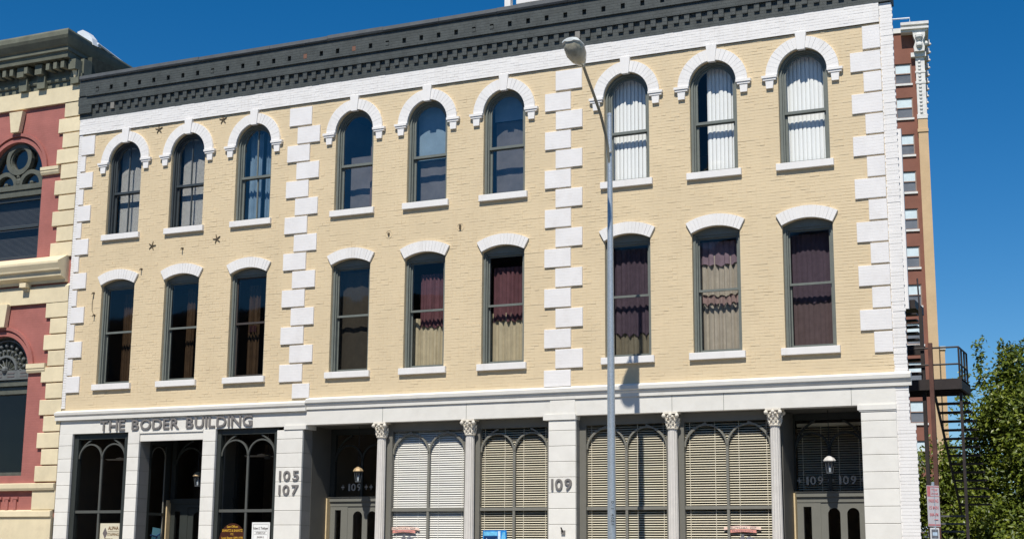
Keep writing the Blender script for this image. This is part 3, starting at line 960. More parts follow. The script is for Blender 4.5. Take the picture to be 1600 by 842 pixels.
def shop_window(x0, x1, ztop, stl, str_, fm, tm, y=0.24, gm='glass_shop', zs=4.03, gt=4.56, zbot=0.75):
    f = MB()
    f.box(x0, x0 + stl, y - 0.03, y + 0.12, 0.3, ztop); f.box(x1 - str_, x1, y - 0.03, y + 0.12, 0.3, ztop)
    f.box(x0 + stl, x1 - str_, y - 0.02, y + 0.12, gt, ztop)
    f.box(x0 + stl, x1 - str_, y - 0.02, y + 0.12, 0.3, zbot)
    W = f.build("shop_window", fm, B)
    a, b = x0 + stl, x1 - str_
    xm = (a + b) / 2
    m = MB()
    m.box(xm - 0.028, xm + 0.028, y + 0.012, y + 0.056, zbot, zs)
    m.box(a, b, y + 0.006, y + 0.058, 2.705, 2.775)
    tracery(m, a, b, zs, gt, y + 0.008)
    m.build("tracery", tm, W)
    for (p, q, r, s_) in ((a, xm, 2.77, gt), (xm, b, 2.77, gt), (a, xm, zbot, 2.71), (xm, b, zbot, 2.71)):
        MB().add([(p, y + 0.06, r), (q, y + 0.06, r), (q, y + 0.06, s_), (p, y + 0.06, s_)], [(0, 1, 2, 3)]).build("pane", gm, W, fix=False)
    return a, b
WA = shop_window(-17.27, -15.03, 4.755, 0.22, 0.12, 'shop_frame', 'tracery')
WB = shop_window(-14.88, -12.95, 4.755, 0.13, 0.12, 'shop_frame', 'tracery')
WC = shop_window(-12.29, -10.17, 4.755, 0.15, 0.10, 'shop_frame', 'tracery')
WD = shop_window(-10.02, -7.90, 4.755, 0.15, 0.08, 'shop_frame', 'tracery')
W1 = shop_window(-26.485, -24.675, 4.735, 0.13, 0.17, 'shop_dark', 'shop_mid', 0.10, zs=4.10, gt=4.60)
W2 = shop_window(-21.945, -20.135, 4.735, 0.10, 0.13, 'shop_dark', 'shop_mid', 0.10, zs=4.08, gt=4.60)

# ------------------------------------------------ entries
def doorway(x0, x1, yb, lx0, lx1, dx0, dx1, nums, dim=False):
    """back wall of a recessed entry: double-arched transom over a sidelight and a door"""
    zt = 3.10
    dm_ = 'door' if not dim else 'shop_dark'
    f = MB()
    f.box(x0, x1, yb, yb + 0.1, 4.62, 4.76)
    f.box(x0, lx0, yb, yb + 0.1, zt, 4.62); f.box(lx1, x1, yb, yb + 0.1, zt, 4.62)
    D = f.build("doorway", 'shop_dark', B)  # frame above the bar: lintel shade put in as near-black colour
    t = MB()
    xm = (lx0 + lx1) / 2
    t.box(xm - 0.03, xm + 0.03, yb + 0.0, yb + 0.06, zt, 4.0)
    tracery(t, lx0, lx1, 3.98, 4.60, yb, 0.022)
    t.build("tracery", 'shop_dark', D)
    MB().add([(lx0, yb + .07, zt), (lx1, yb + .07, zt), (lx1, yb + .07, 4.62), (lx0, yb + .07, 4.62)], [(0, 1, 2, 3)]).build("transom_pane", 'glass_shop', D, fix=False)
    tb = MB()
    tb.box(x0, x1, yb - 0.05, yb + 0.1, 2.985, zt - 0.02); tb.box(x0, x1, yb - 0.07, yb + 0.1, zt - 0.02, zt)
    tb.box(x0, x1, yb - 0.01, yb + 0.1, 2.87, 2.985)
    tb.build("transom_bar", dm_, D)
    # sidelight
    s = MB()
    s.box(x0, x0 + 0.17, yb, yb + 0.08, 0.13, 2.87); s.box(x0 + 0.34, dx0, yb, yb + 0.08, 0.13, 2.87)
    s.box(x0 + 0.17, x0 + 0.34, yb, yb + 0.08, 2.78, 2.87); s.box(x0 + 0.17, x0 + 0.34, yb, yb + 0.08, 0.13, 0.9)
    s.build("sidelight_frame", dm_, D)
    MB().add([(x0 + .17, yb + .05, .9), (x0 + .34, yb + .05, .9), (x0 + .34, yb + .05, 2.78), (x0 + .17, yb + .05, 2.78)], [(0, 1, 2, 3)]).build("pane", 'glass_shop', D, fix=False)
    # door leaf with two arched lights
    w_ = MB()
    c1, c2 = dx0 + (dx1 - dx0) * 0.29, dx0 + (dx1 - dx0) * 0.71
    hw = (dx1 - dx0) * 0.135
    wall_open(w_, dx0, dx1, 0.13, 2.865, yb + 0.012, [(c1, hw, 1.0, 2.62, None), (c2, hw, 1.0, 2.62, None)], 0.05)
    dr = w_.build("door", dm_, D, fix=False)
    for c in (c1, c2):
        pane_poly(arch_pts(c, hw, 1.0, 2.62), yb + 0.045, "pane", 'glass_shop', dr)
    MB().tube([(dx1 - 0.07, yb - 0.04, 1.15), (dx1 - 0.07, yb - 0.07, 1.2), (dx1 - 0.07, yb - 0.07, 1.45), (dx1 - 0.07, yb - 0.04, 1.5)], 0.012, 6).build("handle", 'copper', dr)
    if dx1 < x1: MB().box(dx1, x1, yb, yb + 0.08, 0.13, 2.87).build("door_jamb", dm_, D)
    for (cx, txt) in nums:
        for ch, dx, cw in (("+", -.33, .09), ("1", -.15, .05), ("0", -.03, .13), ("9", .13, .12), ("+", .33, .09)):
            text_line("numeral", ch, cx + dx, 3.25, yb + 0.062, cw, 0.17, 'grey_num', D, bold=0.02)
    MB().box(x0 + 0.0, x0 + 0.035, yb - 0.16, yb - 0.01, 0.13, 3.06).build("door_stop", 'pale_jamb', D)  # pale tan strip down the doorway's left edge
    return D
RY = 1.27
doorway(-7.74, -6.05, RY, -7.72, -6.24, -7.20, -6.24, ((-7.33, "+ 109 +"), (-6.63, "+ 109 +")))
doorway(-19.39, -17.3, RY, -19.26, -17.72, -18.86, -17.9, ((-18.72, "+ 109 +"), (-17.92, "+ 109 +")))
doorway(-24.28, -22.2, RY + 0.05, -24.15, -22.4, -23.7, -22.6, (), dim=True)
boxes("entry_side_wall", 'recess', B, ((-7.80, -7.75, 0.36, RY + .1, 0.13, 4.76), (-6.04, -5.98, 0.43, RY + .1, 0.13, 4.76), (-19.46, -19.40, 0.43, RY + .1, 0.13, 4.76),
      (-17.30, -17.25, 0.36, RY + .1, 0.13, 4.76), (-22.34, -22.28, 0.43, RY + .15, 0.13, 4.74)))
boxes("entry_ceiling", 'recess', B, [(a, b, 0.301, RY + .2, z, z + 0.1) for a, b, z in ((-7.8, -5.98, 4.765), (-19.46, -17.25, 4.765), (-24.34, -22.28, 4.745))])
boxes("entry_step", 'pavement', B, [(a, b, 0.0, RY + .1, 0.0, 0.132) for a, b in ((-7.75, -6.04), (-19.4, -17.3), (-24.31, -22.33))])
# left entry: glazed side return with an arched head
sr = MB()
sr.box(-24.36, -24.31, 0.43, 0.52, 0.13, 4.74); sr.box(-24.36, -24.31, 1.10, 1.30, 0.13, 4.74)
sr.box(-24.36, -24.31, 0.52, 1.10, 4.45, 4.74); sr.box(-24.36, -24.31, 0.52, 1.10, 0.13, 0.75); sr.box(-24.355, -24.305, 0.52, 1.10, 2.66, 2.73)
sr = sr.build("side_return", 'shop_dark', B)
n = 12
ring = MB()
for i in range(n):
    a0, a1 = pi * i / n, pi * (i + 1) / n
    for q0, q1 in (((0.81 - .29 * cos(a0), 4.12 + .29 * sin(a0)), (0.81 - .29 * cos(a1), 4.12 + .29 * sin(a1))),):
        ring.tube([(-24.325, q0[0], q0[1]), (-24.325, q1[0], q1[1])], 0.016, 5)
ring.tube([(-24.325, 1.09, 0.75), (-24.325, 1.09, 4.12)], 0.02, 5)
ring.build("tracery", 'tracery', sr)
MB().add([(-24.33, .52, .75), (-24.33, 1.1, .75), (-24.33, 1.1, 4.45), (-24.33, .52, 4.45)], [(0, 1, 2, 3)]).build("pane", 'glass_shop', sr, fix=False)

# ---------------------------------------------------------------- lettering on the building
def letters(txt, x0, x1, z, h, y, name, label, cat, sp=0.16, m='letter', group=None):
    t = thing(name, ((x0 + x1) / 2, y, z), label, cat, group)
    widths = []
    for ch in txt:
        if ch == ' ': widths.append(None); continue
        me = text_mesh(ch, 1.0, 0.014, m, 0.012, 'LEFT')
        xs = [v.co.x for v in me.vertices]; widths.append((min(xs), max(xs)))
    tot = sum((w[1] - w[0]) if w else 0.30 for w in widths) + sp * (len(txt) - 1)
    sx = (x1 - x0) / tot
    x = x0
    for ch, w in zip(txt, widths):
        if w is None: x += (0.30 + sp) * sx; continue
        me = text_mesh(ch, 1.0, 0.014, m, 0.012, 'LEFT').copy()
        for v in me.vertices:
            v.co.x = (v.co.x - w[0]) * sx; v.co.z *= h / 0.72
        piece("letter" if ch.isalpha() else "digit", me, (x, y, z), t)
        x += (w[1] - w[0] + sp) * sx
    return t
letters("THE BODER BUILDING", -25.60, -20.86, 4.795, 0.27, -0.04, "building_sign", "raised grey letters THE BODER BUILDING over the left shopfront", "sign", 0.10)
letters("105", -20.01, -19.45, 3.45, 0.235, -0.052, "house_number", "raised grey numerals 105 above 107 on white pier", "house number", 0.16)
letters("107", -20.01, -19.45, 3.11, 0.235, -0.052, "house_number", "raised grey numerals 107 directly below 105 on white pier", "house number", 0.16)
letters("109", -12.86, -12.37, 3.135, 0.25, -0.052, "house_number", "raised grey numerals 109 on white pier between blind windows", "house number", 0.12)
hb = thing("wall_bracket", (-12.58, -0.04, 2.22), "small grey bracket on white pier below the numerals 109", "bracket")
MB().box(-12.62, -12.53, -0.07, -0.03, 2.18, 2.26).build("plate", 'letter', hb)
MB().tube([(-12.575, -0.06, 2.22), (-12.60, -0.12, 2.32)], 0.016, 6).build("hook", 'ink', hb)

# ---------------------------------------------------------------- what hangs behind the upper windows
def cloth(x0, x1, z0, z1, y, folds, amp, top=None, bot=None, seed=0, nx=None):
    r = random.Random(seed)
    nx = nx or folds * 8
    mb = MB()
    ph = [r.uniform(0, 6.28) for _ in range(3)]
    zs = [0, 0.25, 0.5, 0.75, 1.0]
    for iz in zs:
        for k in range(nx + 1):
            u = k / nx
            zt = z1 - (top(u) if top else 0); zb = z0 + (bot(u) if bot else 0)
            yy = y + amp * sin(2 * pi * folds * u + 0.7 * sin(5 * u + ph[0]) + 0.3 * iz) + 0.3 * amp * sin(2 * pi * folds * 2.3 * u + ph[1])
            mb.v.append((x0 + (x1 - x0) * u, yy, zb + (zt - zb) * iz))
    w_ = nx + 1
    for j in range(len(zs) - 1):
        for k in range(nx): mb.f.append((j * w_ + k, j * w_ + k + 1, (j + 1) * w_ + k + 1, (j + 1) * w_ + k))
    mb.sm = True
    return mb

CY = 0.40
def drape(i, row, label, parts):
    cx = SX[i]
    z0 = T_Z0 if row == 'T' else S_Z0
    t = thing("curtain", (cx, CY, z0), label, "curtain", "curtains behind the upper windows")
    for n_, (nm, xa, xb, za, zb, m, folds, amp, top, bot, dy) in enumerate(parts):
        cloth(cx + xa, cx + xb, za, zb, CY + dy, folds, amp, top, bot, seed=i * 7 + n_).build(nm, m, t, fix=False)
    return t
sc = lambda f, a: (lambda u: a * abs(sin(pi * f * u)) + 0.015 * sin(9 * u))
W_ = 0.5
drape(0, 'T', "narrow amber curtain in the leftmost second floor window", [("panel", -0.12, 0.16, 6.05, 8.45, 'gold', 3, 0.02, None, None, 0.05)])
drape(1, 'T', "narrow amber curtain in the second window from the left below", [("panel", -0.14, 0.12, 6.05, 8.45, 'gold', 3, 0.02, None, None, 0.05)])
drape(2, 'T', "wide amber curtain beside the 105 quoin column, second floor", [("panel", -0.26, 0.10, 6.05, 8.4, 'gold', 4, 0.025, None, None, 0.03), ("tie_band", -0.22, 0.02, 7.20, 7.36, 'maroon', 4, 0.03, None, None, 0.0)])
drape(3, 'T', "plain dark taupe shade right of the 105 quoin column", [("panel", -W_, W_, 6.02, 8.5, 'taupe', 3, 0.012, None, None, 0)])
drape(4, 'T', "curtain shaded maroon over sunlit beige in the second floor middle window", [("upper_panel", -0.30, W_, 7.0, 8.30, 'maroon', 8, 0.022, None, sc(4, 0.05), -0.03), ("lower_panel", -W_, W_, 6.02, 7.25, 'beige', 8, 0.025, None, None, 0.01)])  # arch shade and sunlight put into the two panel colours
drape(5, 'T', "curtain shaded maroon over sunlit beige nearest the middle quoin column's left", [("upper_panel", -0.40, W_, 7.02, 8.32, 'maroon', 7, 0.022, None, sc(5, 0.05), -0.03), ("lower_panel", -W_, W_, 6.02, 7.25, 'beige', 7, 0.025, None, None, 0.01)])  # upper colour carries the shade, lower colour the sunlight
drape(6, 'T', "curtain shaded purple over a sunlit beige foot behind the lamp pole", [("upper_panel", -W_, W_, 6.50, 8.5, 'purple', 7, 0.02, None, sc(5, 0.09), -0.03), ("lower_panel", -W_, W_, 6.02, 6.75, 'beige', 7, 0.022, None, None, 0.01)])  # shaded cloth put in as purple, sunlit foot as beige
drape(7, 'T', "mostly grey beige curtain with two dark scalloped shadow bands", [("top_shadow_band", -W_, W_, 7.95, 8.5, 'purple', 6, 0.02, None, sc(4, 0.05), -0.05), ("upper_panel", -W_, W_, 7.28, 8.2, 'beige_grey', 8, 0.025, None, sc(5, 0.05), -0.01), ("mid_shadow_band", -W_, W_, 7.05, 7.4, 'mauve', 8, 0.02, None, sc(6, 0.10), 0.02), ("lower_panel", -W_, W_, 6.02, 7.3, 'beige_grey', 8, 0.025, None, None, 0.05)])  # top and middle bands are shadow put in as darker cloth
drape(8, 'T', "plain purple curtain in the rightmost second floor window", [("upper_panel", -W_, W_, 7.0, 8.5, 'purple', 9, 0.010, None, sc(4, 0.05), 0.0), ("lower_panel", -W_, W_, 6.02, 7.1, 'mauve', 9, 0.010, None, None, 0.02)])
drape(2, 'S', "blue grey curtain behind the arched window left of the quoin column", [("left_panel", -0.42, -0.02, 10.05, 12.4, 'bluegrey', 4, 0.02, None, None, 0.05), ("right_panel", 0.05, 0.42, 10.05, 12.4, 'bluegrey', 4, 0.02, None, None, 0.09)])
drape(3, 'S', "brown grey shade in the arched window right of the quoin column", [("panel", -0.44, 0.44, 10.05, 11.5, 'brownish', 2, 0.006, None, None, 0.2), ("side_panel", 0.18, 0.30, 10.05, 12.1, 'mauve', 2, 0.01, None, None, 0.1)])
drape(4, 'S', "pale blue roller shade in the centre arched window of the top floor", [("upper_panel", -0.46, 0.46, 11.15, 12.5, 'paleblue', 1, 0.004, None, None, 0.0), ("lower_panel", -0.46, 0.46, 10.05, 11.15, 'brownish', 2, 0.005, None, None, 0.12)])
drape(5, 'S', "blue and brown shade in the arched window left of the middle quoins", [("upper_panel", -0.46, 0.46, 11.9, 12.5, 'paleblue', 1, 0.004, None, None, 0.05), ("lower_panel", -0.46, 0.46, 10.05, 11.9, 'brownish', 2, 0.005, None, None, 0.14)])

def mini_blind(i, label):
    cx = SX[i]
    t = thing("venetian_blind", (cx, CY, S_Z0), label, "blind", "grey blinds in the left arched windows")
    sl = MB()
    z = 10.06
    while z < 12.44:
        sl.add([(cx - .44, CY - .012, z), (cx + .44, CY - .012, z), (cx + .44, CY + .010, z + .020), (cx - .44, CY + .010, z + .020)], [(0, 1, 2, 3)]); z += 0.022
    sl.build("slat", 'minislat', t, kind='stuff', fix=False)
    MB().box(cx - .45, cx + .45, CY - .02, CY + .02, 12.44, 12.48).build("headrail", 'minislat', t)
mini_blind(0, "grey fine slatted blind in the leftmost arched window")
mini_blind(1, "grey fine slatted blind in the second arched window from left")

vane_me = MB()
for k in range(5):
    u0, u1 = k / 5, (k + 1) / 5
    f = lambda u: 0.012 * (1 - (2 * u - 1) ** 2)
    vane_me.add([(-.05 + .1 * u0, -f(u0), 0), (-.05 + .1 * u1, -f(u1), 0), (-.05 + .1 * u1, -f(u1), 2.44), (-.05 + .1 * u0, -f(u0), 2.44)], [(0, 1, 2, 3)])
vane_me.sm = True
vane_me = vane_me.mesh("vane", 'vane', False)
def v_blind(i, label, xa):
    cx = SX[i]
    t = thing("vertical_blind", (cx, CY, S_Z0), label, "blind", "white vertical blinds in the right arched windows")
    MB().box(cx - .5, cx + .5, CY - .03, CY + .03, 12.49, 12.53).build("headrail", 'vane', t)
    x = cx + xa
    while x < cx + .48:
        piece("vane", vane_me, (x, CY - 0.03 + rb.uniform(-.003, .003), 10.04), t, rot=(0, 0, radians(-14 + rb.uniform(-4, 4)))); x += 0.092
v_blind(6, "white vertical blind in the arched window behind the lamp arm", -0.45)
v_blind(7, "white vertical blind drawn short of its window's left edge", -0.20)
v_blind(8, "white vertical blind in the rightmost arched window", -0.45)

# ---------------------------------------------------------------- horizontal blinds in the shop windows
def h_blind(a, b, m, tilt, pitch, label, y=0.34, z0=0.8, z1=4.56, nm="horizontal_blind"):
    t = thing(nm, ((a + b) / 2, y, z0), label, "blind", "horizontal blinds in the shop windows")
    d = 0.050
    me = MB()
    hw = (b - a) / 2
    c, s = cos(tilt) * d / 2, sin(tilt) * d / 2
    me.add([(-hw, -c, -s), (hw, -c, -s), (hw, 0, 0.003), (-hw, 0, 0.003), (hw, c, s), (-hw, c, s)], [(0, 1, 2, 3), (3, 2, 4, 5)])
    me = me.mesh("slat", m, False)
    z = z0
    while z < z1:
        piece("slat", me, ((a + b) / 2, y, z), t, rot=(rb.uniform(-.03, .03), rb.uniform(-.0012, .0012), 0)); z += pitch
    MB().box(a, b, y - .03, y + .03, z1, z1 + .06).build("headrail", m, t)
    ws = MB()
    for q in (0.08, 0.36, 0.62, 0.92):
        x = a + (b - a) * q
        for yy in (y - c - .004, ): ws.box(x - .006, x + .006, yy - .001, yy, z0, z1)
    ws.build("ladder_cord", m, t)
    return t
T_ = radians(29)
h_blind(WA[0] - .06, WA[1] + .06, 'slat_white', radians(56), 0.0515, "bright white slatted blind in the shop window right of the 109 door lantern")
h_blind(WB[0] - .06, WB[1] + .06, 'slat_cream', T_, 0.0515, "cream slatted blind left of the pier numbered 109")
h_blind(WC[0] - .06, WC[1] + .06, 'slat_cream', T_, 0.0515, "cream slatted blind behind the lamp pole, right of the 109 pier")
h_blind(WD[0] - .06, WD[1] + .06, 'slat_cream', T_, 0.0515, "cream slatted blind in the shop window beside the right doorway")
h_blind(-7.7, -6.26, 'slat_cream', T_, 0.0515, "dim slatted blind behind the transom of the right doorway", 1.45, 3.1, 4.5)

# ---------------------------------------------------------------- lanterns, fans
def lantern(x, y, zb, label, cap):
    t = thing("hanging_lantern", (x, y, zb), label, "lantern", "lanterns hanging in the doorways")
    MB().lathe([(0.13, zb + .24), (0.135, zb + .255), (0.10, zb + .31), (0.05, zb + .345), (0.03, zb + .36)], x, y, 8).build("cap", cap, t)
    MB().lathe([(0.065, zb + .01), (0.10, zb + .24)], x, y, 8).build("glass_shade", 'lantern_glass', t)
    f = MB()
    for k in range(8):
        a_ = 2 * pi * k / 8
        f.tube([(x + .067 * cos(a_), y + .067 * sin(a_), zb), (x + .103 * cos(a_), y + .103 * sin(a_), zb + .245)], 0.006, 4)
    f.lathe([(0.072, zb - .01), (0.072, zb + .012)], x, y, 8)
    f.build("frame", 'lantern_iron', t)
    MB().lathe([(0.025, zb + .02), (0.03, zb + .1), (0.012, zb + .14)], x, y, 8).build("bulb", 'sign_white', t)
    MB().tube([(x, y, zb + .355), (x, y, 4.76)], 0.008, 5).build("rod", 'ink', t)
lantern(-6.86, 0.72, 3.45, "white capped lantern hanging in the right doorway", 'lantern_grey')
lantern(-18.26, 0.72, 3.43, "brass capped lantern hanging in the middle doorway", 'copper')
lantern(-22.98, 0.72, 3.39, "brass capped lantern in the doorway under THE BODER BUILDING", 'copper')

def fan(x, y, z, label, rz):
    t = thing("ceiling_fan", (x, y, z), label, "ceiling fan", "ceiling fans inside the left shop")
    MB().tube([(x, y, z + .1), (x, y, 5.1)], 0.015, 6).build("rod", 'lantern_iron', t)
    MB().lathe([(0.05, z + .1), (0.11, z + .06), (0.11, z), (0.06, z - .05)], x, y, 12).build("motor", 'lantern_iron', t)
    bl = MB().box(0.1, 0.62, -0.065, 0.065, -0.005, 0.005).mesh("blade", 'sign_white')
    for k in range(4): piece("blade", bl, (x, y, z + .03), t, rot=(0.2, 0, rz + k * pi / 2))
fan(-21.55, 1.7, 4.15, "white bladed ceiling fan in the shop window beside numerals 105", 0.25)
fan(-26.05, 1.7, 4.15, "white bladed ceiling fan in the leftmost shop window", 0.25)

# ---------------------------------------------------------------- signs and stickers in the windows
t = thing("window_sign", (-25.24, 0.17, 1.5), "cream window sign ALPHA STAFFING with a dark diamond", "sign")
MB().box(-25.555, -24.935, 0.165, 0.18, 1.5, 2.45).build("board", 'sign_cream', t)
MB().prism([(-25.46, 2.20), (-25.385, 2.34), (-25.31, 2.20), (-25.385, 2.06)], 0.159, 0.165).build("diamond", 'sign_grey', t)
text_line("lettering", "ALPHA", -25.125, 2.285, 0.162, 0.34, 0.085, 'sign_tan_text', t, bold=0.03)
text_line("lettering", "STAFFING", -25.125, 2.135, 0.162, 0.36, 0.065, 'sign_tan_text', t, bold=0.02)
MB().box(-25.3, -24.95, 0.160, 0.165, 2.235, 2.245).build("rule", 'sign_tan_text', t)
text_line("lettering", "TEMPORARY", -25.25, 2.03, 0.162, 0.26, 0.038, 'sign_tan_text', t, bold=0.03)
text_line("lettering", "& FULL TIME EMPLOYMENT", -25.25, 1.955, 0.162, 0.46, 0.045, 'sign_tan_text', t, bold=0.02)

t = thing("window_sign", (-21.45, 0.13, 1.4), "dark brown oval law office board lettered in gold", "sign")
n = 28
MB().prism([(-21.43 + 0.39 * cos(2 * pi * k / n), 1.98 + 0.46 * sin(2 * pi * k / n)) for k in range(n)], 0.13, 0.15).build("board", 'sign_brown', t)
for z, w_, h, s_ in ((2.335, 0.32, 0.055, "Law Offices"), (2.235, 0.60, 0.06, "SHANTZ & SHANTZ"), (2.155, 0.09, 0.05, "P.C."), (2.065, 0.62, 0.05, "Louis Shantz 1899-1978"), (1.965, 0.54, 0.055, "Timothy B. Shantz")):
    text_line("lettering", s_, -21.43, z, 0.127, w_, h, 'sign_gold', t, bold=0.015)
t = thing("window_sign", (-20.58, 0.13, 1.4), "white attorney sign with thin frame in the shop window beside 105", "sign")
MB().box(-20.86, -20.345, 0.13, 0.15, 1.4, 2.46).build("board", 'sign_white', t)
fr = MB()
for a_ in ((-20.82, -20.385, 2.415, 2.422), (-20.82, -20.815, 1.45, 2.415), (-20.39, -20.385, 1.45, 2.415)): fr.box(a_[0], a_[1], 0.127, 0.13, a_[2], a_[3])
fr.box(-20.79, -20.42, 0.1275, 0.13, 2.245, 2.25); fr.box(-20.79, -20.42, 0.1275, 0.13, 2.17, 2.175)
fr.build("border", 'sign_grey', t)
for z, w_, h, s_ in ((2.29, 0.42, 0.06, "Robert S. Theilinger"), (2.19, 0.28, 0.038, "ATTORNEY AT LAW"), (2.09, 0.19, 0.038, "BUILDING 10"), (2.03, 0.24, 0.036, "402 - 346 - 1000")):
    text_line("lettering", s_, -20.603, z, 0.127, w_, h, 'sign_grey', t, bold=0.015)

def sticker(x, z, y, label):
    t = thing("window_sticker", (x, y, z), label, "sticker")
    n = 10
    arc = lambda w, h, dz: [(x + w * (2 * k / n - 1), z + dz + h * (1 - (2 * k / n - 1) ** 2)) for k in range(n + 1)]
    MB().ring(arc(.40, .03, .06), arc(.40, .03, -.0), y, y + .004).build("banner", 'pink_pale', t)
    MB().ring(arc(.30, .02, -.0), arc(.30, .02, -.06), y - .002, y + .002).build("banner", 'pink', t)
    text_line("lettering", "MUTUAL OF", x, z + .028, y - .003, 0.6, 0.035, 'stick_grey', t)
    text_line("lettering", "PROTECTION", x, z - .034, y - .004, 0.45, 0.032, 'stick_grey', t)
    MB().prism([(x - .08, z - .26), (x - .06, z - .17), (x + .02, z - .07), (x + .03, z - .12), (x + .06, z - .2)], y - .002, y + .003).build("wing", 'stick_grey', t)
    MB().prism([(x + .05, z - .22), (x + .10, z - .14), (x + .15, z - .12), (x + .22, z - .16), (x + .28, z - .17), (x + .24, z - .19), (x + .16, z - .19), (x + .10, z - .28), (x + .05, z - .45)], y - .001, y + .003).build("wing", 'stick_grey', t)
    MB().prism([(x - .15, z - .5), (x - .28, z - .4), (x - .25, z - .26), (x - .16, z - .20), (x - .17, z - .24), (x - .21, z - .3), (x - .15, z - .4)], y - .0015, y + .003).build("wing", 'stick_grey', t)
    MB().box(x - .15, x + .10, y - .005, y + .002, z - .5, z - .20).build("block", 'pink', t)
sticker(-16.73, 2.265, 0.285, "faded red sticker with winged emblem on the white blind window")
sticker(-8.64, 2.27, 0.285, "faded red sticker with winged emblem beside the right fluted column")

t = thing("window_poster", (-14.36, 0.29, 1.6), "blue photo poster in the shop window left of pier 109", "poster")
MB().box(-14.69, -14.10, 0.288, 0.296, 1.55, 2.27).build("sheet", 'sign_blue', t)
MB().box(-14.67, -14.33, 0.285, 0.288, 2.15, 2.24).build("header", 'sign_sky', t)
MB().box(-14.66, -14.32, 0.285, 0.288, 1.55, 2.14).build("picture", 'sign_navy', t)
MB().prism([(-14.62, 1.9), (-14.6, 2.10), (-14.55, 2.04), (-14.5, 2.07), (-14.43, 1.98), (-14.45, 1.7), (-14.62, 1.7)], 0.281, 0.285).build("figure", 'sign_ice', t)
MB().prism([(-14.42, 1.9), (-14.38, 1.99), (-14.36, 2.08), (-14.32, 2.06), (-14.325, 1.9), (-14.34, 1.7), (-14.42, 1.7)], 0.281, 0.285).build("figure", 'sign_ice', t)
MB().box(-14.31, -14.25, 0.2845, 0.288, 1.6, 2.25).build("stripe", 'sign_ice', t)
MB().prism([(-14.23, 2.05), (-14.2, 2.22), (-14.14, 2.23), (-14.12, 2.1), (-14.13, 1.7), (-14.22, 1.7)], 0.284, 0.288).build("figure", 'sign_sky', t)

t = thing("window_poster", (-24.30, 0.75, 1.6), "pale blue poster in the side glass of the left doorway", "poster")
MB().add([(-24.30, .60, 1.5), (-24.30, 1.0, 1.5), (-24.30, 1.02, 2.33), (-24.30, .70, 2.36)], [(0, 1, 2, 3)]).add([(-24.306, .60, 1.5), (-24.306, 1.0, 1.5), (-24.306, 1.02, 2.33), (-24.306, .70, 2.36)], [(3, 2, 1, 0)]).build("sheet", 'sign_teal', t, fix=False)
MB().tube([(-24.296, .62, 2.16), (-24.296, .85, 2.13), (-24.296, 1.0, 2.2)], .018, 5).tube([(-24.296, .70, 1.6), (-24.296, .78, 1.95), (-24.296, .88, 2.13)], .018, 5).build("figure", 'sign_navy', t)
t = thing("door_notice", (-22.72, RY, 2.2), "small beige notice on the dark door in the left doorway", "notice")
MB().box(-22.80, -22.62, RY + .052, RY + .058, 2.17, 2.36).build("card", 'sign_cream', t)

# ---------------------------------------------------------------- street lamp
L = thing("street_lamp", (-10.556, -2.36, 0.13), "tall galvanised street lamp with curved arm over the street", "street lamp")
lx, ly = -10.556, -2.36
MB().tube([(lx, ly, 0.15), (lx, ly, 5.0), (lx, ly, 10.80)], [0.090, 0.077, 0.047], 20).smooth().build("pole", 'galv', L)
MB().lathe([(0.16, 0.13), (0.16, 0.17), (0.12, 0.2)], lx, ly, 16).build("base_plate", 'galv', L)
MB().lathe([(0.052, 10.78), (0.052, 10.83), (0.02, 10.85)], lx, ly, 14).build("pole_cap", 'galv', L)
hx, hy, hz = -10.43, -4.42, 11.36
ap = [(lx, ly - .03, 9.75), (lx, ly - .10, 10.0), (lx + .005, ly - .22, 10.27), (lx + .01, ly - .55, 10.66), (lx + .02, ly - 1.0, 11.00), (lx + .05, ly - 1.45, 11.25), (lx + .08, ly - 1.72, 11.38)]
MB().tube(ap, [0.024, 0.028, 0.03, 0.03, 0.03, 0.03, 0.03], 12).smooth().build("arm", 'arm', L)
MB().tube([(lx + .004, ly - .09, 10.0), (lx + .004, ly - .02, 9.99)], 0.05, 8).build("clamp", 'galv', L)
# head: tapering housing above, bowl-shaped refractor below, pointing out over the street
def loft(sections, seg=14, lower=True, cut=0.0):
    mb = MB()
    for (c, rx, rz_u, rz_d) in sections:
        for k in range(seg):
            a_ = 2 * pi * k / seg
            r = rz_u if sin(a_) >= 0 else rz_d
            mb.v.append((c[0] + 1.15 * rx * cos(a_), c[1], c[2] + 1.1 * r * sin(a_)))
    for i in range(len(sections) - 1):
        for k in range(seg):
            k2 = (k + 1) % seg
            mb.f.append((i * seg + k, i * seg + k2, (i + 1) * seg + k2, (i + 1) * seg + k))
    mb.f.append(tuple(range(seg))); mb.f.append(tuple((len(sections) - 1) * seg + k for k in range(seg)))
    return mb.smooth()
ax, ay, az = lx + .075, ly - 1.68, 11.37
sec_t = [((ax, ay, az), .045, .05, .05), ((ax + .01, ay - .12, az + .05), .095, .08, .06), ((ax + .02, ay - .30, az + .12), .155, .11, .05), ((ax + .03, ay - .52, az + .19), .185, .11, .04), ((ax + .035, ay - .72, az + .23), .165, .09, .03), ((ax + .035, ay - .80, az + .24), .08, .03, .02)]
loft(sec_t, 18).build("housing", 'lamp_top', L)
sec_b = [((ax + .008, ay - .06, az + .01), .045, .01, .06), ((ax + .013, ay - .18, az + .06), .11, .01, .13), ((ax + .022, ay - .34, az + .12), .16, .01, .21), ((ax + .03, ay - .52, az + .17), .178, .01, .24), ((ax + .035, ay - .68, az + .205), .155, .01, .19), ((ax + .035, ay - .77, az + .22), .08, .01, .08)]
loft(sec_b, 18).build("refractor", 'lamp_glass', L)
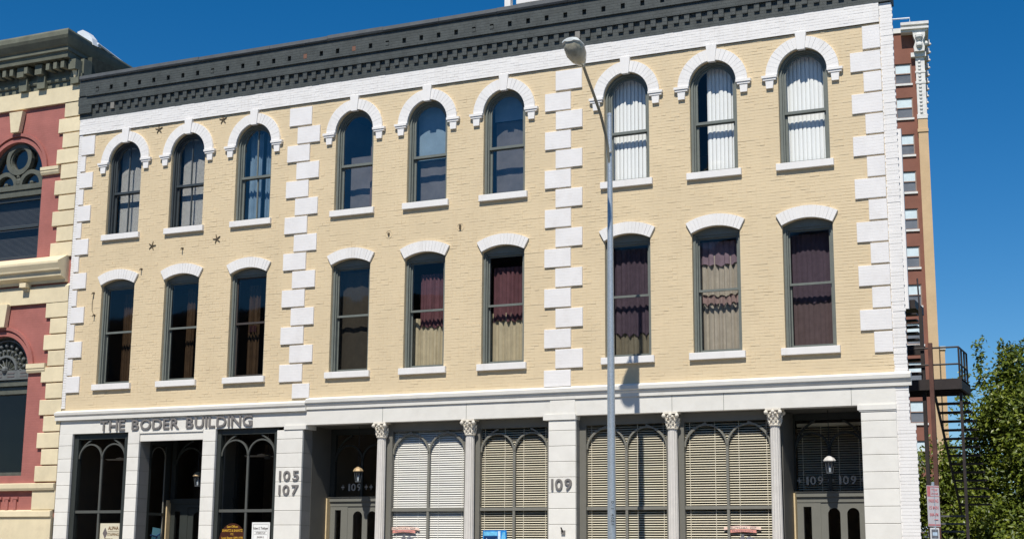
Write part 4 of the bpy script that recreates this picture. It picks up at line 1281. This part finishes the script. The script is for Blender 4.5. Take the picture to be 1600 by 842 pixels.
for k, ch in enumerate("D.3 4OZF"):
    if ch == ' ': continue
    me = text_mesh(ch, 0.07, 0.001, 'ink', 0.001, 'CENTER').copy()
    me.transform(Matrix.Rotation(pi / 2, 4, 'Y'))
    me.transform(Matrix.Rotation(radians(18), 4, 'Z'))
    piece("lettering", me, (lx + 0.033, ly - 0.0985, 2.76 - 0.062 * k), L)

# ---------------------------------------------------------------- parking sign
px_, py_ = -4.22, -2.9
sg = thing("parking_sign", (px_, py_, 0.13), "tall white parking sign with faded red print on a post", "sign")
MB().tube([(px_, py_ + .03, 0.1), (px_, py_ + .03, 3.05)], 0.028, 8).build("post", 'galv', sg)
RT = radians(53)
def sp(dx, dy, dz): return (px_ + dx * cos(RT) - dy * sin(RT), py_ + dx * sin(RT) + dy * cos(RT), dz)
def sbox(x0, x1, y0, y1, z0, z1):
    c = [sp(x, y, z) for z in (z0, z1) for (x, y) in ((x0, y0), (x1, y0), (x1, y1), (x0, y1))]
    return MB().add(c, [(0, 3, 2, 1), (4, 5, 6, 7), (0, 1, 5, 4), (1, 2, 6, 5), (2, 3, 7, 6), (3, 0, 4, 7)])
Zt = 2.985
sbox(-.145, .145, -.006, 0, Zt - .72, Zt).build("panel", 'sign_faded', sg)
red = [(-.14, .14, Zt - .03, Zt - .012), (-.14, .14, Zt - .705, Zt - .68), (-.14, -.065, Zt - .185, Zt - .03), (-.14, .14, Zt - .195, Zt - .185)]
for r in red: sbox(r[0], r[1], -.008, -.006, r[2], r[3]).build("red_band", 'red_ink', sg)
for (cx, z, w_, h, s_) in ((.035, Zt - .10, .15, .045, "TOW"), (.035, Zt - .16, .16, .035, "ZONE"), (0, Zt - .30, .23, .06, "PARKING"), (0, Zt - .42, .22, .06, "15 MIN"), (0, Zt - .54, .20, .055, "8AM-6PM")):
    o = sp(cx, -.0075, z)
    text_line("lettering", s_, o[0], z, o[1], w_, h, 'red_ink', sg, rot=(0, 0, RT), bold=0.02)
AR = [sp(.0, -.0075, Zt - .60), sp(.09, -.0075, Zt - .60)]
MB().tube(AR, .008, 4).build("arrow", 'red_ink', sg)
s2 = [sp(x, y, z) for x, y, z in ((-.11, -.006, 0), (.11, -.006, 0), (.11, 0, 0), (-.11, 0, 0))]
sbox(-.105, .105, -.006, 0, Zt - .955, Zt - .745).build("bus_panel", 'sign_white', sg)
sbox(-.08, .08, -.008, -.006, Zt - .93, Zt - .77).build("bus_symbol", 'stick_grey', sg)
sbox(-.055, .055, -.010, -.008, Zt - .88, Zt - .82).build("bus_window", 'sign_ice', sg)

# ---------------------------------------------------------------- the red neighbour on the left
NBX = -26.955
NB = thing("neighbour_building", (-31, 3, 0), "red painted brick building with cream quoins and grey cornice at left", "building")
NX0 = -37.2
WC_ = [-29.20, -33.4]
nops = []
for c in WC_:
    nops += [(c, 0.98, 3.70, 6.50, None), (c, 0.98, 9.60, 11.98, None)]
nw = MB(); wall_open(nw, NX0, NBX, 2.6, 14.4, 0.05, nops, 0.22)
nwall = nw.build("wall", 'nb_red', NB, fix=False)
MB().box(NX0, NBX - .012, 0.30, 12, 0, 0.3).build("floor_slab", 'interior_floor', NB)
boxes("interior_wall", 'interior_floor', NB, ((NX0, NBX - .31, 6, 6.2, 0, 14.3), (NX0, NBX - .31, 0.42, 5.99, 7.9, 8.8), (NX0, NBX - .31, 0.42, 5.99, 13.6, 14.3)))
MB().box(NBX - .30, NBX - .02, 0.3, 11, 0, 14.4).build("party_wall", 'shingle', NB)
nq = {}
def nquoin(wide, z0, z1):
    wd = 0.755 if wide else 0.575
    key = (wd, round(z1 - z0, 2))
    if key not in nq: nq[key] = MB().cbox(-wd, 0, -0.02, 0.06, 0, z1 - z0, 0.012).mesh("quoin", 'nb_cream')
    piece("quoin", nq[key], (NBX + rb.uniform(-.006, .004), rb.uniform(-.006, .006), z0), NB)
for k in range(10):
    zt = 13.88 - 0.4385 * k
    nquoin(k % 2 == 1, zt - 0.405, zt)
for k in range(11):
    zt = 8.29 - 0.4355 * k
    nquoin(k % 2 == 0, zt - 0.405, zt)
MB().cbox(-27.74, NBX, -0.02, 0.06, 2.80, 3.29, 0.01).build("base_quoin", 'nb_cream', NB)
tr = MB()
tr.xsweep([(0.05, 13.90), (-0.04, 13.90), (-0.05, 14.36), (0.05, 14.36)], NX0, NBX)
tr.build("frieze_band", 'nb_cream', NB)
tr = MB()
tr.xsweep([(0.05, 8.30), (-0.03, 8.30), (-0.035, 8.73), (-0.02, 8.73), (0.05, 8.8)], NX0, NBX)
tr.build("belt_band", 'nb_cream', NB)
tr = MB()
tr.xsweep([(0.05, 8.84), (-0.05, 8.84), (-0.07, 8.90), (-0.24, 8.98), (-0.26, 9.10), (-0.33, 9.13), (-0.34, 9.17), (-0.40, 9.30), (-0.40, 9.36), (-0.06, 9.56), (0.05, 9.56)], NX0, NBX - 0.10)
tr.build("belt_cornice", 'nb_cream', NB)
md = MB().prism([(-0.11, 8.86), (0.11, 8.86), (0.11, 8.74), (-0.11, 8.74)], -0.22, 0.0).prism([(-.08, 8.74), (.08, 8.74), (.08, 8.66), (-.08, 8.66)], -0.10, 0.0).mesh("modillion", 'nb_cream')
for x in (-28.40, -30.9, -33.4): piece("modillion", md, (x, 0, 0), NB)
MB().xsweep([(0.05, 3.30), (-0.06, 3.30), (-0.09, 3.36), (-0.09, 3.47), (0.05, 3.50)], NX0, NBX - .02).build("sill_course", 'nb_cream', NB)
MB().xsweep([(0.05, 2.623), (-0.10, 2.623), (-0.10, 2.76), (0.05, 2.80)], NX0, NBX - .06).build("base_course", 'nb_cream', NB)
MB().xsweep([(0.05, 0.0), (-0.05, 0.0), (-0.05, 2.62), (0.05, 2.62)], NX0, NBX - .06).build("base_wall", 'nb_cream', NB)
# red side panels with raised mouldings beneath the string
for x in (-28.34, -28.62, -28.9): MB().box(x - .05, x + .05, 0.01, 0.05, 2.80, 3.08).box(x - .10, x + .10, 0.0, 0.05, 3.08, 3.14).build("panel_moulding", 'nb_red', NB)
# strings beside the arches
tr = MB()
for z0, z1 in ((11.90, 12.11), (6.42, 6.66)):
    for c in WC_:
        for a_, b_ in ((c + 0.985, c + 1.62), (c - 1.62, c - 0.985)):
            b2 = min(b_, NBX - .58)
            MB().xsweep([(0.05, z0), (-0.02, z0), (-0.05, z0 + .06), (-0.05, z0 + .10), (-0.07, z0 + .12), (-0.07, z1), (0.05, z1 + .01)], a_, b2).build("impost_string", 'nb_cream', NB)
# arch recess rings, keystones, windows with tracery
def ringpts(c, z, r, n=24, a0=0.0, a1=pi): return [(c - r * cos(a0 + (a1 - a0) * i / n), z + r * sin(a0 + (a1 - a0) * i / n)) for i in range(n + 1)]
for c in WC_:
    for zs in (11.98, 6.50):
        a_ = MB(); a_.ring(ringpts(c, zs + .06, 1.17), ringpts(c, zs + .06, 1.085), -0.015, 0.06)
        a_.ring(ringpts(c, zs, 1.085), ringpts(c, zs, 0.985), 0.02, 0.12)
        A = a_.build("arch_moulding", 'nb_red', NB)
        z0 = zs + 0.97
        MB().prism([(c - .24, z0 + .86), (c + .24, z0 + .86), (c + .14, z0 + .27), (c - .14, z0 + .27)] if zs > 10 else [(c - .22, z0 + .86), (c + .22, z0 + .86), (c + .15, z0 + .24), (c - .15, z0 + .24)], -0.12, 0.02).build("keystone", 'nb_cream', A)
    # upper window
    f = MB()
    f.ring(arch_pts(c, .98, 9.6, 11.98), arch_pts(c, .98, 9.6, 11.98, inset=.09, z0i=9.6), 0.16, 0.34)
    f.box(c - .98, c + .98, 0.13, 0.34, 11.42, 11.55); f.box(c - .98, c + .98, 0.10, 0.34, 11.60, 11.74); f.box(c - .98, c + .98, 0.15, 0.34, 11.55, 11.60)
    W = f.build("arched_window", 'nb_trac', NB)
    r_ = MB()
    n = 22
    for (cx, cz, ro, ri, ya) in ((c, 12.50, .46, .33, .13), (c, 12.50, .36, .29, .17)):
        r_.ring([(cx + ro * cos(2 * pi * k / n), cz + ro * sin(2 * pi * k / n)) for k in range(n)], [(cx + ri * cos(2 * pi * k / n), cz + ri * sin(2 * pi * k / n)) for k in range(n)], ya, 0.30, True)
    for sx in (-1, 1):
        r_.ring(ringpts(c + sx * .46, 11.74, .43, 14), ringpts(c + sx * .46, 11.74, .31, 14), 0.15, 0.30)
        r_.ball((c + sx * .46, .2, 11.80), .06, 6)
    r_.ball((c, .18, 11.85), .10, 7, (1, .6, 1.4)); r_.ball((c, .17, 11.99), .06, 6)
    r_.build("rose_tracery", 'nb_trac', W)
    pane_poly(arch_pts(c, .93, 11.7, 11.98, z0i=11.7), 0.26, "pane", 'glass_sky', W)
    s_ = MB()
    for a_, b_ in ((c - .89, c - .82), (c + .82, c + .89)): s_.box(a_, b_, .2, .28, 9.6, 11.42)
    s_.box(c - .82, c + .82, .2, .28, 9.6, 9.72); s_.box(c - .82, c + .82, .2, .28, 11.30, 11.42); s_.box(c - .82, c + .82, .19, .28, 10.52, 10.60)
    s_.build("sash", 'frame_dark', W)
    MB().add([(c - .85, .25, 9.65), (c + .85, .25, 9.65), (c + .85, .25, 11.4), (c - .85, .25, 11.4)], [(0, 1, 2, 3)]).build("pane", 'glass_dark', W, fix=False)
    # lower window with a fan ornament
    f = MB()
    f.ring(arch_pts(c, .98, 3.7, 6.5), arch_pts(c, .98, 3.7, 6.5, inset=.05, z0i=3.7), 0.20, 0.36)
    f.box(c - .98, c + .98, 0.17, 0.36, 6.12, 6.22); f.box(c - .98, c + .98, 0.17, 0.36, 5.90, 6.0); f.box(c - .98, c + .98, .2, .36, 3.7, 3.80)
    W = f.build("arched_window", 'nb_trac', NB)
    MB().box(c - .95, c + .95, .2, .3, 6.30, 6.56).build("transom_panel", 'nb_fan', W)
    gl = MB()
    for k in range(4):
        for dz in (6.37, 6.46): gl.box(c - .8 + k * .45, c - .55 + k * .45, .19, .2, dz, dz + .03)
    gl.build("relief", 'sign_grey', W, kind='stuff')
    fo = MB()
    fo.ring(ringpts(c, 6.56, .84, 20), ringpts(c, 6.56, .80, 20), .20, .28); fo.ring(ringpts(c, 6.56, .42, 16), ringpts(c, 6.56, .36, 16), .19, .28)
    for k in range(11):
        t_ = pi * (k + .5) / 11
        fo.ball((c - .68 * cos(t_), .22, 6.56 + .68 * sin(t_)), .055, 6); fo.ball((c - .54 * cos(t_ + .14), .22, 6.56 + .54 * sin(t_ + .14)), .04, 6)
        fo.tube([(c - .42 * cos(t_), .24, 6.56 + .42 * sin(t_)), (c - .8 * cos(t_), .24, 6.56 + .8 * sin(t_))], .012, 4)
    for k in range(7):
        t_ = pi * (k + .5) / 7
        fo.tube([(c - .1 * cos(t_), .24, 6.56 + .1 * sin(t_)), (c - .37 * cos(t_), .24, 6.56 + .37 * sin(t_))], .014, 4)
    fo.ball((c, .2, 6.58), .10, 7)
    fo.build("fan_ornament", 'nb_fan', W)
    MB().prism(ringpts(c, 6.56, .80, 20), .27, .29).build("fan_backing", 'shingle', W)
    pane_poly(arch_pts(c, .94, 3.75, 6.5), 0.32, "pane", 'glass', W)
    MB().box(c - .95, c + .95, .14, .36, 3.60, 3.70).build("sill", 'nb_grey', W)
for c, lab in ((-29.20, "dull grey slatted blind in the neighbour's upper arched window"), (-33.4, "dull grey slatted blind in the neighbour's far left upper window")):
    t = thing("venetian_blind", (c, 0.36, 9.62), lab, "blind")
    sl = MB(); z = 9.66
    while z < 11.36:
        sl.add([(c - .84, .345, z), (c + .84, .345, z), (c + .84, .365, z + .026), (c - .84, .365, z + .026)], [(0, 1, 2, 3)]); z += .034
    sl.build("slat", 'taupe_grey', t, kind='stuff', fix=False)
    MB().box(c - .86, c + .86, .34, .375, 11.37, 11.41).build("headrail", 'taupe_grey', t)
# grey entablature and cornice with its return
en_ = MB()
en_.box(NX0, NBX - .0, -0.02, 0.3, 14.362, 15.10)
en_.xsweep([(0.0, 14.52), (-0.06, 14.52), (-0.08, 14.56), (-0.08, 14.66), (0, 14.68)], NX0, NBX)
E = en_.build("entablature", 'nb_grey', NB)
bl_ = MB().box(-.14, .14, -.16, 0.0, 14.37, 14.74).box(-.12, .12, -.30, 0.0, 14.74, 15.02).mesh("bracket", 'nb_grey')
for x in (-27.13, -28.33, -28.98, -30.3, -31.0, -32.2, -33.4): piece("bracket", bl_, (x, 0, 0), E)
mo = MB().prism([(-.06, 14.99), (.06, 14.99), (.06, 14.80), (-.06, 14.80)], -.36, -.02).mesh("modillion", 'nb_grey')
x = -27.42
while x > -33:
    if min(abs(x - q) for q in (-27.13, -28.33, -28.98, -30.3, -31.0, -32.2)) > .15: piece("modillion", mo, (x, 0, 0), E)
    x -= 0.262
prof = [(0.02, 15.06), (-0.42, 15.06), (-0.44, 15.22), (-0.50, 15.24), (-0.50, 15.34), (-0.56, 15.38), (-0.66, 15.52), (-0.70, 15.60), (-0.70, 15.72), (-0.66, 15.78), (0.02, 15.9)]
cn = MB()
XE = NBX
def ring_at(x, sx): return [(x + sx * (-p[0]), p[0], p[1]) for p in prof]
n = len(prof)
vs = [(NX0, p[0], p[1]) for p in prof] + [(XE - 0.55 + (-p[0] if p[0] < 0 else 0) * 0.75, p[0], p[1]) for p in prof] + [(XE - 0.55 + (-p[0] if p[0] < 0 else 0) * 0.75 - 1.5, 9.0, p[1]) for p in prof]
fs = []
for s_ in range(2):
    for i in range(n - 1):
        fs.append((s_ * n + i, s_ * n + i + 1, (s_ + 1) * n + i + 1, (s_ + 1) * n + i))
cn.add(vs, fs)
cn.build("cornice", 'nb_grey', NB)
MB().box(XE - 0.62, XE - 0.02, 0.31, 2.2, 14.36, 15.25).build("return_block", 'shingle', NB)  # shade on this return put in as the dark shingle colour
rs = MB().tube([(XE - .35, .0, 14.95), (XE - .2, -.14, 14.85), (XE - .16, -.12, 14.6), (XE - .22, -.04, 14.45)], [.07, .1, .08, .05], 8).smooth()
rs.build("scroll_bracket", 'nb_cream', NB)
MB().add([(NX0, .1, 15.7), (XE - .5, .1, 15.7), (XE - 2.0, 9, 15.7), (NX0, 9, 15.7)], [(0, 1, 2, 3)]).build("roof", 'shingle', NB, fix=False)
MB().prism([(-27.74, 15.7), (-27.74, 16.17), (-27.55, 16.2), (-27.36, 16.08), (-27.20, 15.9), (-27.14, 15.7)], .5, .72).build("skylight", 'flashing', NB)
MB().tube([(-27.16, .7, 15.80), (-27.62, 2.5, 15.80)], .035, 5).build("ridge_flashing", 'flashing', NB)

# ---------------------------------------------------------------- the tall hotel behind on the right
TX, TY = -16.95, 85.0
TW = thing("apartment_tower", (TX, TY, 0), "tall red and tan brick tower with ornate white cornice behind", "building", rotz=radians(9.8))
# local frame: x to the right along the front, y into depth; right front corner at 0,0
tw = MB(); tops = []
wz = [39.13 - 3.03 * k for k in range(13)]
wz = [39.13] + [36.28 - 3.03 * k for k in range(12)]
for z in wz: tops.append((-1.72, 0.66, z, z + 1.70, 0))
for z in wz: tops.append((-5.2, 0.66, z, z + 1.70, 0))
wall_open(tw, -14, -0.72, 0, 43.4, 0.0, tops, 0.2)
tw.box(-14, -0.74, 0.25, 26, 0, 43.4)
tw.build("wall", 't_red', TW, fix=False, base=LOCAL)
p = MB().box(-0.74, 0.0, -0.25, 26, 0.0, 35.0).box(-0.80, 0.03, -0.32, 26.0, 35.0, 35.25).box(-0.74, 0, -.25, 26, 35.25, 36.1)
p.build("corner_pilaster", 't_tan', TW, base=LOCAL)
p = MB().box(-0.78, 0.02, -0.30, 0.5, 36.1, 36.45).box(-0.72, -0.02, -0.26, .5, 36.45, 39.0).box(-0.78, 0.02, -0.30, 0.5, 39.0, 39.2).box(-0.72, -.02, -.26, .5, 39.2, 39.9).box(-.78, .02, -.30, .5, 39.9, 40.05)
p.box(-0.72, -0.02, -0.26, .5, 40.05, 41.2).box(-1.05, 0.12, -0.45, 1.0, 41.2, 41.55)
for z in [36.6 + .3 * k for k in range(15)]: p.ball((-.37 + .06 * ((int(z * 10)) % 3 - 1), -.27, z), .13, 6)
p.build("ornament_panel", 't_white', TW, base=LOCAL)
p = MB().prism([(-.75, 41.55), (0.0, 41.55), (.05, 41.9), (-.1, 42.4), (.1, 42.8), (0.12, 43.2), (-.85, 43.2), (-.8, 42.8), (-.65, 42.4), (-.82, 41.9)], -.75, .4)
p.ball((-.37, -.8, 42.75), .32, 8).ball((-.37, -.8, 42.05), .26, 8).ball((.15, -.3, 42.3), .2, 7)
p.build("scroll_bracket", 't_white', TW, base=LOCAL)
cnp = MB()
for z0, z1, d in ((43.2, 43.38, .75), (43.38, 43.55, .95), (43.55, 43.72, .8), (43.72, 43.95, 1.0)):
    cnp.box(-1.75, -.0 + d * .42, -d, 1.0, z0, z1)
    cnp.box(-.3, -.0 + d * .42, 1.0, 26, z0, z1)
cnp.build("cornice", 't_white', TW, base=LOCAL)
mo = MB().box(-.1, .5, -.25, .25, 42.9, 43.3).ball((.52, 0, 43.0), .12, 6).mesh("modillion", 't_white')
for k in range(12):
    o = piece("modillion", mo, (0, 0, 0), None); o.parent = TW; o.location = (0, 2.0 + k * 2.0, 0)
MB().box(-14, -1.75, -.12, 0.3, 43.4, 43.8).build("parapet", 't_white', TW, base=LOCAL)
MB().tube([(-14, .3, 44.75), (-1.0, .3, 44.75), (-1.0, .3, 44.0)], .07, 5).build("roof_rail", 'flashing', TW, base=LOCAL)
for cx in (-1.72, -5.2):
    for z in wz:
        f = MB()
        for a_ in ((cx - .66, cx - .57, z, z + 1.7), (cx + .57, cx + .66, z, z + 1.7), (cx - .57, cx + .57, z + 1.62, z + 1.7), (cx - .57, cx + .57, z, z + .08), (cx - .57, cx + .57, z + .82, z + .90)):
            f.box(a_[0], a_[1], .06, .18, a_[2], a_[3])
        Wt = f.build("window", 't_frame', TW, base=LOCAL)
        ORG[Wt] = Vector((0, 0, 0))
        def sub(mb, nm, m):
            ob = bpy.data.objects.new(nm, mb.mesh(nm, m)); COL.objects.link(ob); ob.parent = Wt
        sub(MB().box(cx - .57, cx + .57, .12, .14, z + .86, z + 1.65), "shade", 't_shade')
        sub(MB().box(cx - .57, cx + .57, .13, .15, z + .05, z + .86), "pane", 't_glass')
        sub(MB().box(cx - .72, cx + .72, -.12, .15, z - .16, z - .002), "sill", 't_white')
LB = MB().box(0.02, 0.55, 4, 20, 0, 18.2).build("annexe", 't_tan', TW, base=LOCAL)
MB().box(-.1, .62, 3.9, 20, 18.2, 18.45).box(-.02, .62, 3.9, 20, 15.6, 15.8).build("annexe_coping", 't_white', TW, base=LOCAL)

# ---------------------------------------------------------------- fire escape
FY = 3.6
F = thing("fire_escape", (-5.2, FY, 0.0), "dark iron fire escape stair beyond the white corner", "fire escape")
def fx(x): return x
pl = MB().box(-6.2, -4.47, FY - .1, FY + 1.2, 5.60, 5.64)
pl.box(-6.2, -4.47, FY - .16, FY - .10, 5.41, 5.645).box(-6.2, -4.47, FY + 1.2, FY + 1.26, 5.41, 5.645).box(-4.53, -4.47, FY - .1, FY + 1.2, 5.41, 5.645)
pl.build("landing", 'iron', F)
MB().box(-5.15, -5.06, FY - .27, FY - .18, 0.0, 6.45).build("post", 'iron_red', F)
MB().box(-5.36, -5.28, FY + .0, FY + .08, 0.0, 7.3).build("post", 'iron', F)
MB().box(-4.56, -4.50, FY + .02, FY + .08, 0.0, 5.34).build("post", 'iron', F)
rl = MB()
for z in (6.36, 5.98):
    rl.tube([(-6.2, FY - .05, z), (-4.52, FY - .05, z), (-4.52, FY + 1.2, z)], .022, 6)
for y in (FY - .05, FY + .35, FY + .8, FY + 1.2): rl.tube([(-4.52, y, 5.6), (-4.52, y, 6.36)], .022, 6)
rl.build("railing", 'iron', F)
tm_ = MB().box(-.37, .37, -.13, .13, -.02, .02).mesh("tread", 'iron')
tg = MB().box(-.32, .32, -.13, .13, -.02, .02).mesh("tread", 'tread')
for k in range(14): piece("tread", tm_, (-4.90, FY + 1.35 + .24 * k, 5.45 - .185 * k), F)           # down the back
for k in range(14): piece("tread", tg, (-5.42, FY + 4.0 - .22 * k, 2.75 - .19 * k), F)
for k in range(11): piece("tread", tm_, (-5.70 - .045 * k, FY + .0 + .24 * k, 5.8 + .19 * k), F)               # upper flight
sg_ = MB()
for x in (-5.29,):
    sg_.add([(x, FY + 1.26, 5.35), (x, FY + 1.26, 5.6), (x, FY + 4.7, 2.95), (x, FY + 4.7, 2.7), (x + .02, FY + 1.26, 5.35), (x + .02, FY + 1.26, 5.6), (x + .02, FY + 4.7, 2.95), (x + .02, FY + 4.7, 2.7)],
            [(0, 1, 2, 3), (7, 6, 5, 4), (0, 3, 7, 4), (1, 5, 6, 2)])
sg_.tube([(-5.32, FY + .1, 6.5), (-5.80, FY + 2.8, 8.5)], .02, 6)
sg_.build("stringer", 'iron', F)
boxes("upper_landing", 'iron', F, ((-6.9, -5.85, FY + 2.6, FY + 3.9, 7.75, 7.95), (-6.3, -5.30, FY + .1, FY + .2, 6.25, 6.47)))

# ---------------------------------------------------------------- trees
def tree(x, y, h, rad, zc, seed, label, nleaf, lsize=0.13, lead=()):
    r = random.Random(seed)
    t = thing("tree", (x, y, 0), label, "tree", "trees in the lot behind the corner")
    tk = MB()
    tk.tube([(x, y, 0), (x + .05, y, zc * .5), (x, y, zc), (x + .1, y, h * .93)], [.20, .16, .11, .03], 9)
    tk.smooth().build("trunk", 'bark', t)
    limbs = []
    lm = MB()
    for k in range(22):
        a_ = r.uniform(0, 2 * pi); zb = r.uniform(h * .18, h * .75)
        L_ = rad * (1.0 - 0.55 * max(0, (zb - h * .35)) / (h * .65)) * r.uniform(.75, 1.0)
        e_ = Vector((x + cos(a_) * L_, y + sin(a_) * L_, zb + L_ * r.uniform(.35, .8)))
        m_ = Vector((x, y, zb)).lerp(e_, .5) + Vector((0, 0, .12))
        lm.tube([(x, y, zb), m_, e_], [.06, .04, .012], 6); limbs.append((Vector((x, y, zb)), m_, e_))
    lm.smooth().build("limb", 'bark', t)
    # leaf clusters around twigs
    V, Fc, tone = [], [], []
    clusters = []
    for k in range(int(nleaf / 26)):
        if r.random() < .55:
            b = r.choice(limbs); u = r.uniform(.35, 1.08)
            c = b[1].lerp(b[2], (u - .5) * 2) if u > .5 else b[0].lerp(b[1], u * 2)
            c = c + Vector((r.gauss(0, .28), r.gauss(0, .28), r.gauss(0, .25)))
        else:
            a_ = r.uniform(0, 2 * pi); v = r.uniform(-.9, 1)
            rr = r.uniform(.72, 1.0) ** .5
            zz = zc + v * (h - zc) * (1 if v > 0 else .9)
            prof_ = rad * sqrt(max(0.03, 1 - abs(v) ** 1.8)) * (0.86 + .2 * sin(3 * a_ + 4 * v + seed))
            c = Vector((x + cos(a_) * prof_ * rr, y + sin(a_) * prof_ * rr, zz + .25 * sin(5 * a_)))
        clusters.append((c, r.uniform(.16, .36)))
    for (lx_, ly_, lz0, lz1) in lead:
        z = lz0
        while z < lz1:
            clusters.append((Vector((lx_ + r.gauss(0, .05), ly_ + r.gauss(0, .05), z)), .17 * (1 - .6 * (z - lz0) / (lz1 - lz0)) + .03)); z += .10
    for c, cr in clusters:
        ct = r.random()
        nl = int(26 * (cr / .26) ** 1.2) + 3
        for q in range(nl):
            d = Vector((r.gauss(0, 1), r.gauss(0, 1), r.gauss(0, .8))) * cr * .55
            pnt = c + d
            s = lsize * r.uniform(.6, 1.15)
            nrm = Vector((r.gauss(0, .6), r.gauss(0, .6) - .25, r.uniform(.1, 1.1))).normalized()
            ax_ = nrm.cross(Vector((r.gauss(0, 1), r.gauss(0, 1), r.gauss(0, 1)))).normalized()
            bx = nrm.cross(ax_)
            n0 = len(V)
            V += [tuple(pnt - ax_ * s * .5), tuple(pnt + bx * s * .28 + nrm * s * .06), tuple(pnt + ax_ * s * .55 - nrm * s * .05), tuple(pnt - bx * s * .28 + nrm * s * .06)]
            Fc.append((n0, n0 + 1, n0 + 2, n0 + 3))
            tone.append(min(1, max(0, .35 * ct + .65 * r.random() ** 1.3)))
    mb = MB(); mb.v, mb.f = V, Fc
    o = mb.build("crown", 'leaf', t, fix=False, kind='stuff')
    at = o.data.attributes.new("tone", 'FLOAT', 'FACE')
    at.data.foreach_set("value", tone)
    return t
tree(-3.55, 9.8, 7.0, 1.85, 3.7, 5, "dense green tree on the right with two pointed leaders", 42000, 0.14,
     lead=((-4.72, 9.0, 6.0, 7.3), (-4.25, 9.3, 6.2, 7.2), (-4.05, 9.2, 6.2, 7.1), (-3.8, 9.2, 6.0, 6.8), (-5.2, 9.2, 5.6, 6.5)))
tree(-6.75, 15.0, 5.0, 1.35, 2.8, 11, "smaller green tree close behind the fire escape", 14000, 0.15)
tree(-2.6, 14.0, 7.6, 3.0, 4.0, 17, "taller green tree at the far right behind the first", 26000, 0.16)

# ---------------------------------------------------------------- a parked van under the tree
V_ = thing("parked_van", (-4.4, 5.6, 0.02), "white parked van whose roof shows under the tree", "van")
vx, vy = -4.15, 5.3
bd = MB().xsweep([(vy, .35), (vy + .0, 1.1), (vy + .95, 1.2), (vy + 1.5, 2.02), (vy + 4.6, 2.08), (vy + 4.75, .35)], vx - .9, vx + .9)
bd = bd.build("body", 'car', V_)
MB().add([(vx - .8, vy + .98, 1.26), (vx + .8, vy + .98, 1.26), (vx + .72, vy + 1.44, 1.96), (vx - .72, vy + 1.44, 1.96)], [(0, 1, 2, 3)]).build("windscreen", 'opp_glass', bd)
wh = MB().tube([(-.11, 0, 0), (.11, 0, 0)], .33, 14).mesh("wheel", 'tyre')
for sx in (-.85, .85):
    for sy in (.75, 3.8): piece("wheel", wh, (vx + sx, vy + sy, .35), V_)
for sx in (-.65, .65): MB().ball((vx + sx, vy, .85), .13, 8, (1, .4, .8)).build("headlight", 'flashing', V_)

# ---------------------------------------------------------------- across the street (seen only in the glass)
for (x0, x1, h, m, lab) in ((-62, -34, 15.6, 'opp', "brown brick building across the street to the left"), (-34, -12, 17.2, 'opp2', "dark brick building straight across the street"), (-12, 8, 15.8, 'opp', "brown brick building across the street to the right")):
    o = thing("facing_building", ((x0 + x1) / 2, -45, 0), lab, "building")
    ob = MB().box(x0 + .05, x1 - .05, -54, -40, 0, h).box(x0, x1, -40.4, -39.7, h - .6, h + .3).build("wall", m, o)
    wn_ = MB(); z = 4.8
    while z < h - 3:
        x = x0 + 1.2
        while x < x1 - 1.5: wn_.box(x, x + 1.1, -40, -39.97, z, z + 2.1); x += 2.3
        z += 3.8
    wn_.build("window", 'opp_glass', o, kind='stuff')
